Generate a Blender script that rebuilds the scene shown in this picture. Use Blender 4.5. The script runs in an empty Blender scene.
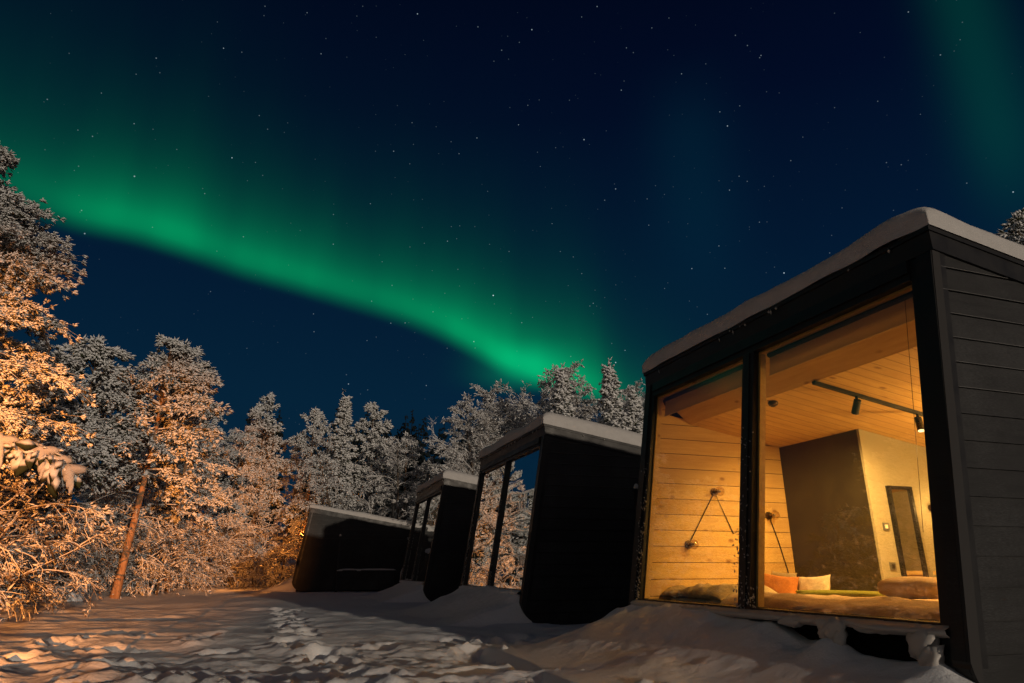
import bpy, math, random
import numpy as np
from mathutils import Vector, Matrix

R = math.radians
C = bpy.context.scene.collection
scene = bpy.context.scene

# ------------------------------------------------------------------ camera
cam_d = bpy.data.cameras.new('camera')
cam = bpy.data.objects.new('camera', cam_d)
C.objects.link(cam)
cam.location = (0, 0, 0.86)
cam.rotation_euler = (R(90) + 0.330, 0, 0)
cam_d.sensor_width = 36.0
cam_d.lens = 664.6 / 1024 * 36.0
cam_d.clip_end = 2000
scene.camera = cam

scene.view_settings.view_transform = 'Standard'
scene.view_settings.look = 'None'
scene.view_settings.exposure = 0
scene.view_settings.gamma = 1
scene.cycles.use_denoising = True
scene.cycles.max_bounces = 8
scene.cycles.diffuse_bounces = 4
scene.cycles.glossy_bounces = 4
scene.cycles.transparent_max_bounces = 12
scene.cycles.sample_clamp_indirect = 6
scene.cycles.caustics_reflective = False
scene.cycles.caustics_refractive = False


# ------------------------------------------------------------------ node helper
class NT:
    def __init__(s, tree):
        s.t = tree
        s.t.nodes.clear()

    def n(s, typ, **kw):
        nd = s.t.nodes.new(typ)
        for k, v in kw.items():
            if k.startswith('i_'):
                k = k[2:].replace('_', ' ')
                nd.inputs[k].default_value = v
            else:
                setattr(nd, k, v)
        return nd

    def l(s, a, b):
        s.t.links.new(a, b)

    def m(s, op, a, b=None, c=None, clamp=False):
        nd = s.t.nodes.new('ShaderNodeMath')
        nd.operation = op
        nd.use_clamp = clamp
        for i, v in enumerate((a, b, c)):
            if v is None:
                continue
            if isinstance(v, (int, float)):
                nd.inputs[i].default_value = v
            else:
                s.l(v, nd.inputs[i])
        return nd.outputs[0]

    def mr(s, v, a, b, c=0.0, d=1.0, smooth=False):
        nd = s.t.nodes.new('ShaderNodeMapRange')
        nd.interpolation_type = 'SMOOTHSTEP' if smooth else 'LINEAR'
        s.l(v, nd.inputs[0])
        for i, x in enumerate((a, b, c, d)):
            nd.inputs[i + 1].default_value = x
        return nd.outputs[0]

    def ramp(s, fac, stops, interp='LINEAR'):
        nd = s.t.nodes.new('ShaderNodeValToRGB')
        nd.color_ramp.interpolation = interp
        el = nd.color_ramp.elements
        while len(el) < len(stops):
            el.new(0.5)
        for e, (p, c) in zip(el, stops):
            e.position = p
            e.color = (*c, 1) if len(c) == 3 else c
        s.l(fac, nd.inputs[0])
        return nd.outputs[0]

    def mix(s, fac, a, b, blend='MIX'):
        nd = s.t.nodes.new('ShaderNodeMix')
        nd.data_type = 'RGBA'
        nd.blend_type = blend
        for i, v in ((0, fac), (6, a), (7, b)):
            if isinstance(v, (int, float)):
                nd.inputs[i].default_value = v
            elif isinstance(v, tuple):
                nd.inputs[i].default_value = (*v, 1)
            else:
                s.l(v, nd.inputs[i])
        return nd.outputs[2]


# ------------------------------------------------------------------ night sky with northern lights
world = bpy.data.worlds.new('World')
scene.world = world
world.use_nodes = True
w = NT(world.node_tree)
tc = w.n('ShaderNodeTexCoord')
nrm = w.n('ShaderNodeVectorMath', operation='NORMALIZE')
w.l(tc.outputs['Generated'], nrm.inputs[0])
sep = w.n('ShaderNodeSeparateXYZ')
w.l(nrm.outputs[0], sep.inputs[0])
X, Y, Z = sep.outputs
az = w.m('MULTIPLY', w.m('ARCTAN2', X, Y), 180 / math.pi)
el = w.m('MULTIPLY', w.m('ARCSINE', Z), 180 / math.pi)


def fcurve(nt, x, pts, lo, hi, ylo, yhi):
    nd = nt.n('ShaderNodeFloatCurve')
    cu = nd.mapping.curves[0]
    P = [((a - lo) / (hi - lo), (b - ylo) / (yhi - ylo)) for a, b in pts]
    cu.points[0].location = P[0]
    cu.points[1].location = P[-1]
    for p in P[1:-1]:
        cu.points.new(*p)
    nd.mapping.update()
    nt.l(nt.mr(x, lo, hi), nd.inputs['Value'])
    return nt.m('MULTIPLY_ADD', nd.outputs[0], yhi - ylo, ylo)


wob = w.n('ShaderNodeTexNoise', i_Scale=3.2, i_Detail=2.0)
w.l(nrm.outputs[0], wob.inputs['Vector'])
wobv = w.m('SUBTRACT', wob.outputs[0], 0.5)
edge = fcurve(w, az, [(-60, 23), (-48, 24.8), (-42, 24.9), (-37, 24.6), (-31.4, 24.6), (-23.4, 23.6), (-14.8, 22.3), (-7.5, 20.5), (-3.2, 18.6),
                      (-0.5, 17.2), (3, 15.9), (8, 14.2), (12, 13), (30, 11)], -60, 60, 0, 60)
sv = w.m('SUBTRACT', w.m('SUBTRACT', el, edge), w.m('MULTIPLY', wobv, 1.2))
amp = fcurve(w, az, [(-60, .15), (-42, .24), (-36, .56), (-31, .76), (-24, .60), (-15, .72), (-10, .66), (-5, .9), (-1, 1.05), (4, 1.1), (7, .85),
                     (9, .42), (12, .16), (17, .03), (22, 0), (60, 0)], -60, 60, 0, 1.2)
gamp = fcurve(w, az, [(-60, .7), (-42, .8), (-30, .8), (-18, .5), (-8, .55), (0, .8), (5, .75), (9, .5), (14, .25), (22, .06), (30, 0), (60, 0)], -60, 60, 0, 1)
svp = w.m('MAXIMUM', sv, 0.0)
core = w.m('MULTIPLY', w.mr(sv, -1.6, 1.3, smooth=True), w.m('EXPONENT', w.m('DIVIDE', svp, -2.2)))
glow = w.m('MULTIPLY', w.mr(sv, -2.0, 2.0, smooth=True), w.m('EXPONENT', w.m('DIVIDE', svp, -5.2)))
rays = w.n('ShaderNodeTexNoise', noise_dimensions='2D', i_Scale=1.0, i_Detail=2.0)
cv = w.n('ShaderNodeCombineXYZ')
w.l(w.m('MULTIPLY', az, 0.16), cv.inputs[0])
w.l(w.m('MULTIPLY', el, 0.03), cv.inputs[1])
w.l(cv.outputs[0], rays.inputs['Vector'])
rv = w.mr(rays.outputs[0], 0.3, 0.7, 0.84, 1.16)
core = w.m('MULTIPLY', w.m('MULTIPLY', core, amp), rv)
glow = w.m('MULTIPLY', w.m('MULTIPLY', glow, gamp), rv)
# pale upright curtain of light further right and a fainter one
colm = w.m('MULTIPLY', w.m('EXPONENT', w.m('MULTIPLY', w.m('POWER', w.m('DIVIDE', w.m('SUBTRACT', az, w.m('MULTIPLY_ADD', el, -0.0, 41.0)), 2.6), 2.0), -1.0)),
           w.mr(el, 20, 30, smooth=True))
col2 = w.m('MULTIPLY', w.m('EXPONENT', w.m('MULTIPLY', w.m('POWER', w.m('DIVIDE', w.m('SUBTRACT', az, 17.5), 4.0), 2.0), -1.0)),
           w.m('MULTIPLY', w.mr(el, 18, 30, smooth=True), w.mr(el, 42, 34, smooth=True)))
base = w.ramp(w.mr(el, 0, 60), [(0.0, (.0028, .017, .036)), (0.22, (.0016, .0165, .040)), (0.42, (.0009, .0090, .029)),
                                (0.62, (.0006, .0036, .0175)), (0.85, (.0003, .0018, .0090))])


def scaled(nt, col, fac):
    nd = nt.n('ShaderNodeVectorMath', operation='SCALE')
    nd.inputs[0].default_value = col
    nt.l(fac, nd.inputs['Scale'])
    return nd.outputs[0]


def vadd(nt, a, b):
    nd = nt.n('ShaderNodeVectorMath', operation='ADD')
    nt.l(a, nd.inputs[0])
    nt.l(b, nd.inputs[1])
    return nd.outputs[0]


lobe = w.m('MULTIPLY', w.m('EXPONENT', w.m('MULTIPLY', w.m('POWER', w.m('DIVIDE', w.m('SUBTRACT', az, 1.2), 3.6), 2.0), -1.0)),
           w.m('MULTIPLY', w.mr(el, 14.0, 16.2, smooth=True), w.mr(el, 19.5, 17.0, smooth=True)))
skyc = vadd(w, base, scaled(w, (0.0, .12, .045), lobe))
skyc = vadd(w, skyc, scaled(w, (-.0005, .37, .10), core))
skyc = vadd(w, skyc, scaled(w, (.0, .070, .020), glow))
skyc = vadd(w, skyc, scaled(w, (.0, .024, .012), colm))
skyc = vadd(w, skyc, scaled(w, (.0, .006, .008), col2))
# warm fill glow added low in the sky behind the photographer
back_fill = w.m('MULTIPLY', w.mr(w.m('ABSOLUTE', az), 85, 150, smooth=True), w.mr(el, 55, 5, smooth=True))
skyc = vadd(w, skyc, scaled(w, (.15, .112, .082), back_fill))
# stars
for sc, rad, br, thr in ((38.0, .040, .50, .62), (21.0, .024, 1.1, .60), (64.0, .060, .30, .30), (95.0, .085, .16, .30)):
    vo = w.n('ShaderNodeTexVoronoi', i_Scale=sc)
    w.l(nrm.outputs[0], vo.inputs['Vector'])
    s2 = w.n('ShaderNodeSeparateColor')
    w.l(vo.outputs['Color'], s2.inputs[0])
    dot = w.mr(vo.outputs['Distance'], rad, rad * 0.35)
    sel = w.m('MULTIPLY', w.mr(s2.outputs[0], thr, 1.0), w.m('MULTIPLY', s2.outputs[1], s2.outputs[1]))
    sf = w.m('MULTIPLY', w.m('MULTIPLY', dot, sel), br * 2.6)
    skyc = vadd(w, skyc, scaled(w, (.75, .95, 1.05), sf))
bg = w.n('ShaderNodeBackground', i_Strength=1.0)
w.l(skyc, bg.inputs['Color'])
wo = w.n('ShaderNodeOutputWorld')
w.l(bg.outputs[0], wo.inputs[0])

# ------------------------------------------------------------------ lights
SUN_AZ, SUN_EL = R(-31), R(4.8)          # sun lamp standing in for an unseen low floodlight behind the photographer
sd = bpy.data.lights.new('low_flood_sun', 'SUN')
sd.energy = 1.2
sd.color = (1.0, .82, .63)
sd.angle = R(0.8)
sun = bpy.data.objects.new('low_flood_sun', sd)
C.objects.link(sun)
sun.rotation_euler = Vector((math.sin(SUN_AZ) * math.cos(SUN_EL), math.cos(SUN_AZ) * math.cos(SUN_EL), -math.sin(SUN_EL))).to_track_quat('-Z', 'Y').to_euler()


def lamp(name, typ, loc, energy, color, size=.1, aim=None, spot=None, blend=1.0, parent=None):
    d = bpy.data.lights.new(name, typ)
    d.energy = energy
    d.color = color
    d.shadow_soft_size = size
    o = bpy.data.objects.new(name, d)
    C.objects.link(o)
    o.location = loc
    if aim is not None:
        o.rotation_euler = (Vector(aim) - Vector(loc)).to_track_quat('-Z', 'Y').to_euler()
    if spot:
        d.spot_size = R(spot)
        d.spot_blend = blend
    if parent:
        o.parent = parent
    return o


ORANGE = (1.0, .315, .05)


# ------------------------------------------------------------------ mesh helpers
class MB:
    def __init__(s):
        s.v = []
        s.f = []
        s.mi = []
        s.k = 0

    def add(s, verts, faces, mi=0):
        verts = np.asarray(verts, float).reshape(-1, 3)
        s.v.append(verts)
        k = s.k
        s.f.extend([tuple(i + k for i in f) for f in faces])
        s.mi.extend([mi] * len(faces) if isinstance(mi, int) else mi)
        s.k += len(verts)

    def addnp(s, verts, faces, mi):
        s.v.append(verts)
        s.f.extend(map(tuple, (faces + s.k).tolist()))
        s.mi.extend([mi] * len(faces) if isinstance(mi, int) else list(mi))
        s.k += len(verts)

    def box(s, a, b, mi=0, xf=None):
        (x0, y0, z0), (x1, y1, z1) = a, b
        v = [(x0, y0, z0), (x1, y0, z0), (x1, y1, z0), (x0, y1, z0), (x0, y0, z1), (x1, y0, z1), (x1, y1, z1), (x0, y1, z1)]
        if xf:
            v = [xf(p) for p in v]
        s.add(v, [(0, 3, 2, 1), (4, 5, 6, 7), (0, 1, 5, 4), (1, 2, 6, 5), (2, 3, 7, 6), (3, 0, 4, 7)], mi)

    def tube(s, pts, rad, n=6, mi=0, cap=True):
        pts = [np.asarray(p, float) for p in pts]
        if not hasattr(rad, '__len__'):
            rad = [rad] * len(pts)
        vs = []
        for i, p in enumerate(pts):
            d = pts[min(i + 1, len(pts) - 1)] - pts[max(i - 1, 0)]
            d = d / (np.linalg.norm(d) + 1e-9)
            a = np.array([0, 0, 1.0]) if abs(d[2]) < .9 else np.array([1.0, 0, 0])
            e = np.cross(d, a)
            e /= np.linalg.norm(e) + 1e-9
            g = np.cross(d, e)
            for k in range(n):
                t = 2 * math.pi * k / n
                vs.append(p + rad[i] * (math.cos(t) * e + math.sin(t) * g))
        fs = []
        for i in range(len(pts) - 1):
            for k in range(n):
                a0 = i * n + k
                a1 = i * n + (k + 1) % n
                fs.append((a0, a0 + n, a1 + n, a1))
        if cap:
            fs.append(tuple(range(n)))
            fs.append(tuple(reversed(range((len(pts) - 1) * n, len(pts) * n))))
        s.add(vs, fs, mi)

    def prism(s, poly, y0, y1, mi=0):
        """poly in (x,z), extruded along y"""
        n = len(poly)
        v = [(p[0], y0, p[1]) for p in poly] + [(p[0], y1, p[1]) for p in poly]
        f = [tuple(range(n)), tuple(reversed(range(n, 2 * n)))] + [(i, i + n, (i + 1) % n + n, (i + 1) % n) for i in range(n)]
        s.add(v, f, mi)

    def lathe(s, prof, c, n=14, mi=0):
        v = []
        for r_, z in prof:
            for k in range(n):
                t = 2 * math.pi * k / n
                v.append((c[0] + r_ * math.cos(t), c[1] + r_ * math.sin(t), c[2] + z))
        f = []
        for i in range(len(prof) - 1):
            for k in range(n):
                f.append((i * n + k, i * n + (k + 1) % n, (i + 1) * n + (k + 1) % n, (i + 1) * n + k))
        f.append(tuple(reversed(range(n))))
        f.append(tuple(range((len(prof) - 1) * n, len(prof) * n)))
        s.add(v, f, mi)

    def build(s, name, mats, parent=None, smooth=False, fix=True):
        me = bpy.data.meshes.new(name)
        V = np.concatenate(s.v) if s.v else np.zeros((0, 3))
        me.from_pydata(V.tolist(), [], s.f)
        if not isinstance(mats, (list, tuple)):
            mats = [mats]
        for m_ in mats:
            me.materials.append(m_)
        if len(mats) > 1:
            me.polygons.foreach_set('material_index', np.array(s.mi, dtype=np.int32))
        if smooth:
            me.polygons.foreach_set('use_smooth', [True] * len(me.polygons))
        if fix:
            import bmesh
            b = bmesh.new()
            b.from_mesh(me)
            bmesh.ops.recalc_face_normals(b, faces=b.faces)
            b.to_mesh(me)
            b.free()
        o = bpy.data.objects.new(name, me)
        C.objects.link(o)
        if parent:
            o.parent = parent
        return o


def tag(o, label=None, cat=None, group=None, kind=None):
    if label:
        o['label'] = label
    if cat:
        o['category'] = cat
    if group:
        o['group'] = group
    if kind:
        o['kind'] = kind
    return o


def empty(name, loc=(0, 0, 0), rz=0):
    o = bpy.data.objects.new(name, None)
    o.empty_display_size = .3
    C.objects.link(o)
    o.location = loc
    o.rotation_euler = (0, 0, rz)
    return o


def grid_faces(nx, ny):
    i = np.arange(nx - 1)[:, None] * ny + np.arange(ny - 1)[None, :]
    i = i.ravel()
    return np.stack([i, i + ny, i + ny + 1, i + 1], 1)


# smooth value noise in numpy
_rs = np.random.RandomState(5)
_T = _rs.rand(256, 256)


def vnoise(x, y):
    x = np.asarray(x, float)
    y = np.asarray(y, float)
    xi = np.floor(x).astype(int)
    yi = np.floor(y).astype(int)
    fx = x - xi
    fy = y - yi
    fx = fx * fx * fx * (fx * (fx * 6 - 15) + 10)
    fy = fy * fy * fy * (fy * (fy * 6 - 15) + 10)
    g = lambda a, b: _T[a % 256, b % 256]
    return ((g(xi, yi) * (1 - fx) + g(xi + 1, yi) * fx) * (1 - fy) + (g(xi, yi + 1) * (1 - fx) + g(xi + 1, yi + 1) * fx) * fy) * 2 - 1


def fbm(x, y, o=4, g=.5):
    a = 1.0
    s = 0
    for k in range(o):
        s = s + a * vnoise(x * 2 ** k + 17.3 * k, y * 2 ** k + 9.1 * k)
        a *= g
    return s


# ------------------------------------------------------------------ materials
def mat(name, col=(.5, .5, .5), rough=.6, metal=0., spec=.5, build=None):
    m_ = bpy.data.materials.new(name)
    m_.use_nodes = True
    nt = NT(m_.node_tree)
    p = nt.n('ShaderNodeBsdfPrincipled')
    p.inputs['Base Color'].default_value = (*col, 1)
    p.inputs['Roughness'].default_value = rough
    p.inputs['Metallic'].default_value = metal
    p.inputs['Specular IOR Level'].default_value = spec
    o = nt.n('ShaderNodeOutputMaterial')
    nt.l(p.outputs[0], o.inputs[0])
    if build:
        build(nt, p)
    return m_


def objco(nt):
    return nt.n('ShaderNodeTexCoord').outputs['Object']


def noise(nt, vec, scale, detail=4, rough=.55, stretch=None):
    if stretch:
        mp = nt.n('ShaderNodeMapping')
        mp.inputs['Scale'].default_value = stretch
        nt.l(vec, mp.inputs[0])
        vec = mp.outputs[0]
    n_ = nt.n('ShaderNodeTexNoise', i_Scale=scale, i_Detail=detail, i_Roughness=rough)
    nt.l(vec, n_.inputs['Vector'])
    return n_.outputs[0]


def bump(nt, p, h, strength=.3, dist=.01):
    b = nt.n('ShaderNodeBump', i_Strength=strength, i_Distance=dist)
    nt.l(h, b.inputs['Height'])
    nt.l(b.outputs[0], p.inputs['Normal'])


def b_snow(nt, p):
    co = objco(nt)
    n1 = noise(nt, co, 1.3, 5)
    c = nt.mix(n1, (.74, .76, .80), (.84, .85, .86))
    nt.l(c, p.inputs['Base Color'])
    n2 = noise(nt, co, 14, 6, .65)
    n3 = noise(nt, co, 120, 3, .6)
    h = nt.m('ADD', n2, nt.m('MULTIPLY', n3, .22))
    bump(nt, p, h, .55, .03)


def b_cap(nt, p):
    co = objco(nt)
    n1 = noise(nt, co, 9, 6, .7)
    nt.l(nt.mix(n1, (.46, .45, .44), (.66, .65, .64)), p.inputs['Base Color'])
    bump(nt, p, nt.m('ADD', n1, nt.m('MULTIPLY', noise(nt, co, 70, 4, .7), .4)), .7, .02)


M = {}
M['snow'] = mat('snow', (.8, .82, .85), .75, spec=.25, build=b_snow)
M['cap'] = mat('roof_snow', (.75, .75, .76), .85, spec=.2, build=b_cap)


def snowy(dark, lo=-.25, hi=.25, nsc=9):
    def f(nt, p):
        g = nt.n('ShaderNodeNewGeometry')
        sp = nt.n('ShaderNodeSeparateXYZ')
        nt.l(g.outputs['Normal'], sp.inputs[0])
        n1 = noise(nt, objco(nt), nsc, 3)
        z = nt.m('ADD', sp.outputs[2], nt.m('MULTIPLY', nt.m('SUBTRACT', n1, .5), 1.6))
        fac = nt.mr(z, lo, hi)
        nt.l(nt.mix(fac, dark, (.78, .79, .80)), p.inputs['Base Color'])
    return f


M['frost_leaf'] = mat('snowy_needles', rough=.8, spec=.2, build=snowy((.07, .07, .04), -.75, -.1, 5))
M['needle'] = mat('dark_needles', rough=.8, spec=.2, build=snowy((.035, .045, .02), .1, .6))
M['twig'] = mat('snowy_twigs', rough=.8, spec=.2, build=snowy((.12, .085, .055), -.25, .3, 4))
M['twig_frost'] = mat('frosted_twigs', rough=.8, spec=.2, build=snowy((.22, .19, .16), -.7, .0, 4))


def b_bark(dark, light, snow=.0):
    def f(nt, p):
        co = objco(nt)
        n1 = noise(nt, co, 3, 6, .7, stretch=(4, 4, 1))
        c = nt.mix(nt.mr(n1, .35, .7), dark, light)
        n2 = noise(nt, co, 2.4, 4, .6)
        c = nt.mix(nt.mr(n2, .58 - snow, .66 - snow), c, (.75, .76, .77))
        nt.l(c, p.inputs['Base Color'])
        bump(nt, p, n1, .8, .03)
    return f


M['pine_bark'] = mat('pine_bark', rough=.9, spec=.2, build=b_bark((.20, .11, .06), (.46, .28, .16), -.03))
M['bark'] = mat('dark_bark', rough=.9, spec=.2, build=b_bark((.05, .035, .025), (.22, .17, .13), .04))
M['far'] = mat('far_spruce', (.012, .018, .020), .9, spec=.1)  # needles darkened so the sunlit wood looks unlit


def b_siding(nt, p):
    co = objco(nt)
    n1 = noise(nt, co, 3.0, 6, .65, stretch=(1.0, 1.0, 9))
    n2 = noise(nt, co, 1.1, 4, .6)
    n3 = noise(nt, co, 30, 4, .7, stretch=(1, 1, 6))
    c = nt.mix(nt.mr(n1, .3, .75), (.009, .0092, .0097), (.027, .0278, .0292))
    c = nt.mix(nt.mr(nt.m('MULTIPLY', n2, n3), .24, .42, 0, .45), c, (.085, .088, .092))
    nt.l(c, p.inputs['Base Color'])
    nt.l(nt.mr(n1, .2, .8, .5, .75), p.inputs['Roughness'])
    bump(nt, p, n1, .35, .006)


M['siding'] = mat('black_siding', rough=.55, spec=.35, build=b_siding)
M['metal'] = mat('black_metal', (.010, .010, .011), .42, spec=.4,
                 build=lambda nt, p: nt.l(nt.mr(noise(nt, objco(nt), 6, 5), .2, .8, .3, .6), p.inputs['Roughness']))
M['trim'] = mat('grey_trim', (.035, .034, .034), .6, spec=.2)
M['edge_highlight'] = mat('board_edge_highlight', (.12, .12, .12), .8)  # light grey paints a bright line of light along board edges
M['ice'] = mat('frost_crust', (.5, .48, .45), .5)


def b_pine(along, across, size, tone=1.0):
    """pine boards: along = axis of the grain, across = axis the boards are stacked on"""
    def f(nt, p):
        co = objco(nt)
        sp = nt.n('ShaderNodeSeparateXYZ')
        nt.l(co, sp.inputs[0])
        ax = {'x': 0, 'y': 1, 'z': 2}
        q = nt.m('DIVIDE', sp.outputs[ax[across]], size)
        fr = nt.m('FRACT', nt.m('ADD', q, 100.0))
        idx = nt.m('FLOOR', nt.m('ADD', q, 100.0))
        gap = nt.m('LESS_THAN', fr, .045)
        wn = nt.n('ShaderNodeTexWhiteNoise', noise_dimensions='1D')
        nt.l(idx, wn.inputs['W'])
        st = {'x': [10, 10, 10], 'y': [10, 10, 10], 'z': [10, 10, 10]}[along]
        st[ax[along]] = .9
        off = nt.n('ShaderNodeVectorMath', operation='ADD')
        cx = nt.n('ShaderNodeCombineXYZ')
        nt.l(nt.m('MULTIPLY', wn.outputs[0], 9.0), cx.inputs[ax[along]])
        nt.l(co, off.inputs[0])
        nt.l(cx.outputs[0], off.inputs[1])
        n1 = noise(nt, off.outputs[0], 1.6, 7, .68, stretch=tuple(st))
        n2 = noise(nt, off.outputs[0], 1.2, 3, .5, stretch=tuple(1 if s_ > 5 else .4 for s_ in st))
        c = nt.mix(nt.mr(n1, .3, .72), (.60 * tone, .38 * tone, .13 * tone), (.80 * tone, .56 * tone, .22 * tone))
        c = nt.mix(nt.mr(n2, .5, .75, 0, .5), c, (.50 * tone, .27 * tone, .10 * tone))
        vo = nt.n('ShaderNodeTexVoronoi', i_Scale=1.0)
        mp = nt.n('ShaderNodeMapping')
        sc_ = [5.5, 5.5, 5.5]
        sc_[ax[along]] = 3.0
        mp.inputs['Scale'].default_value = tuple(sc_)
        nt.l(off.outputs[0], mp.inputs[0])
        nt.l(mp.outputs[0], vo.inputs['Vector'])
        kn = nt.mr(vo.outputs['Distance'], .17, .07)
        c = nt.mix(nt.m('MULTIPLY', kn, .8), c, (.22, .09, .03))
        c = nt.mix(nt.mr(wn.outputs[0], 0, 1, 0, .22), c, (.46, .26, .10))
        c = nt.mix(nt.m('MULTIPLY', gap, .9), c, (.07, .03, .01))
        nt.l(c, p.inputs['Base Color'])
        h = nt.m('SUBTRACT', nt.m('MULTIPLY', n1, .15), gap)
        bump(nt, p, h, .5, .006)
    return f


M['pine_wall'] = mat('pine_wall_boards', rough=.5, build=b_pine('x', 'z', .186))
M['pine_ceil'] = mat('pine_ceiling_boards', rough=.5, build=b_pine('x', 'y', .145))
M['pine_trim'] = mat('pine_trim', rough=.5, build=b_pine('y', 'z', 5.0))
M['pine_floor'] = mat('pine_floor_boards', rough=.45, build=b_pine('x', 'y', .14, .6))


def b_plaster(a, b_, s=2.5):
    def f(nt, p):
        n1 = noise(nt, objco(nt), s, 6, .6)
        nt.l(nt.mix(nt.mr(n1, .3, .7), a, b_), p.inputs['Base Color'])
        bump(nt, p, noise(nt, objco(nt), 60, 3), .15, .003)
    return f


M['dark_panel'] = mat('dark_panel', rough=.5, build=b_plaster((.024, .020, .011), (.042, .036, .020)))
M['beige'] = mat('beige_plaster', rough=.7, build=b_plaster((.30, .28, .20), (.36, .33, .24)))
M['inside_dark'] = mat('dark_interior', (.008, .007, .006), .9, spec=.05)


def cloth(name, a, b_, s=25, bs=.5):
    def f(nt, p):
        co = objco(nt)
        n1 = noise(nt, co, s, 4, .6)
        nt.l(nt.mix(n1, a, b_), p.inputs['Base Color'])
        bump(nt, p, nt.m('ADD', n1, noise(nt, co, 7, 3)), bs, .015)
    return mat(name, rough=.9, spec=.1, build=f)


M['linen'] = cloth('peach_linen', (.60, .44, .30), (.70, .54, .38))
M['mattress'] = cloth('mattress_ticking', (.55, .48, .38), (.6, .52, .42))
def trans_cloth(nt, p):
    tl = nt.n('ShaderNodeBsdfTranslucent')
    tl.inputs['Color'].default_value = (.62, .48, .28, 1)
    mx = nt.n('ShaderNodeMixShader', i_Fac=.5)
    nt.l(p.outputs[0], mx.inputs[1])
    nt.l(tl.outputs[0], mx.inputs[2])
    out = [n_ for n_ in nt.t.nodes if n_.type == 'OUTPUT_MATERIAL'][0]
    nt.l(mx.outputs[0], out.inputs[0])


M['blind'] = mat('blind_fabric', (.52, .42, .26), .9, spec=.1, build=trans_cloth)
M['orange'] = cloth('orange_cushion', (.46, .17, .045), (.56, .23, .07))
M['cream'] = cloth('cream_cushion', (.62, .50, .36), (.72, .60, .46))
M['green'] = cloth('green_throw', (.16, .17, .03), (.25, .25, .05))
M['throw'] = cloth('brown_throw', (.36, .28, .17), (.50, .40, .25), 9, 1.0)
M['brass'] = mat('dark_bronze', (.10, .06, .035), .35, .8)
M['steel'] = mat('steel', (.5, .5, .5), .3, 1.0)
M['plate'] = mat('grey_plate', (.12, .12, .12), .4)
M['white'] = mat('white_plastic', (.75, .75, .72), .4)
M['mirror'] = mat('mirror_glass', (.85, .85, .85), .03, 1.0)


def emis(name, col, s):
    m_ = bpy.data.materials.new(name)
    m_.use_nodes = True
    nt = NT(m_.node_tree)
    e = nt.n('ShaderNodeEmission', i_Strength=s)
    e.inputs['Color'].default_value = (*col, 1)
    o = nt.n('ShaderNodeOutputMaterial')
    nt.l(e.outputs[0], o.inputs[0])
    return m_


M['led'] = emis('lamp_lens', (1.0, .66, .30), 3.0)
M['sodium'] = emis('orange_lens', ORANGE, 40.0)


def glassmat(name, tint, ior, rough=0.0, boost=1.0, wavy=.015):
    m_ = bpy.data.materials.new(name)
    m_.use_nodes = True
    nt = NT(m_.node_tree)
    tr = nt.n('ShaderNodeBsdfTransparent')
    tr.inputs['Color'].default_value = (*tint, 1)
    gl = nt.n('ShaderNodeBsdfGlossy')
    gl.inputs['Color'].default_value = (.92, .95, .95, 1)
    gl.inputs['Roughness'].default_value = rough
    # panes of real glass are a little wavy
    wv = nt.n('ShaderNodeTexNoise', i_Scale=1.3, i_Detail=1.0)
    mp = nt.n('ShaderNodeMapping')
    mp.inputs['Scale'].default_value = (.5, .5, 2.4)
    nt.l(objco(nt), mp.inputs[0])
    nt.l(mp.outputs[0], wv.inputs['Vector'])
    b = nt.n('ShaderNodeBump', i_Strength=.3, i_Distance=wavy)
    nt.l(wv.outputs[0], b.inputs['Height'])
    nt.l(b.outputs[0], gl.inputs['Normal'])
    ge = nt.n('ShaderNodeNewGeometry')
    dt = nt.n('ShaderNodeVectorMath', operation='DOT_PRODUCT')
    nt.l(ge.outputs['Incoming'], dt.inputs[0])
    nt.l(ge.outputs['Normal'], dt.inputs[1])
    f0 = ((ior - 1) / (ior + 1)) ** 2
    sch = nt.m('POWER', nt.m('SUBTRACT', 1.0, nt.m('ABSOLUTE', dt.outputs['Value'])), 5.0)
    fac = nt.m('MULTIPLY', nt.m('MULTIPLY_ADD', sch, 1 - f0, f0), boost, clamp=True)
    mx = nt.n('ShaderNodeMixShader')
    nt.l(fac, mx.inputs[0])
    nt.l(tr.outputs[0], mx.inputs[1])
    nt.l(gl.outputs[0], mx.inputs[2])
    o = nt.n('ShaderNodeOutputMaterial')
    nt.l(mx.outputs[0], o.inputs[0])
    return m_


M['glass'] = glassmat('window_glass', (.92, .93, .88), 1.55, boost=1.1, wavy=.002)
M['glass_coated'] = glassmat('coated_window_glass', (.25, .27, .27), 2.4, boost=4.2, wavy=.05)
M['bulb'] = glassmat('bulb_glass', (.85, .78, .68), 1.5)

# ------------------------------------------------------------------ cabins: frame of reference
# local x = towards the back of the cabin, local y = along the glass front (away from the camera), z up
W, H, S, RS, FH = 4.187, 3.30, .157, .162, .186
D = 6.3
CAB = [((2.665, 4.318, 0.0), .331), ((.114, 11.538, 0.0), .319), ((-2.397, 18.929, 0.0), .314), ((-8.997, 28.758, .02), .306)]


def roofz(v):
    return H - RS * (v - S * H)


# ------------------------------------------------------------------ ground
def cab_local(x, y, k):
    (px, py, _), a = CAB[k]
    dx, dy = x - px, y - py
    return dx * math.cos(a) + dy * math.sin(a), -dx * math.sin(a) + dy * math.cos(a)


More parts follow.
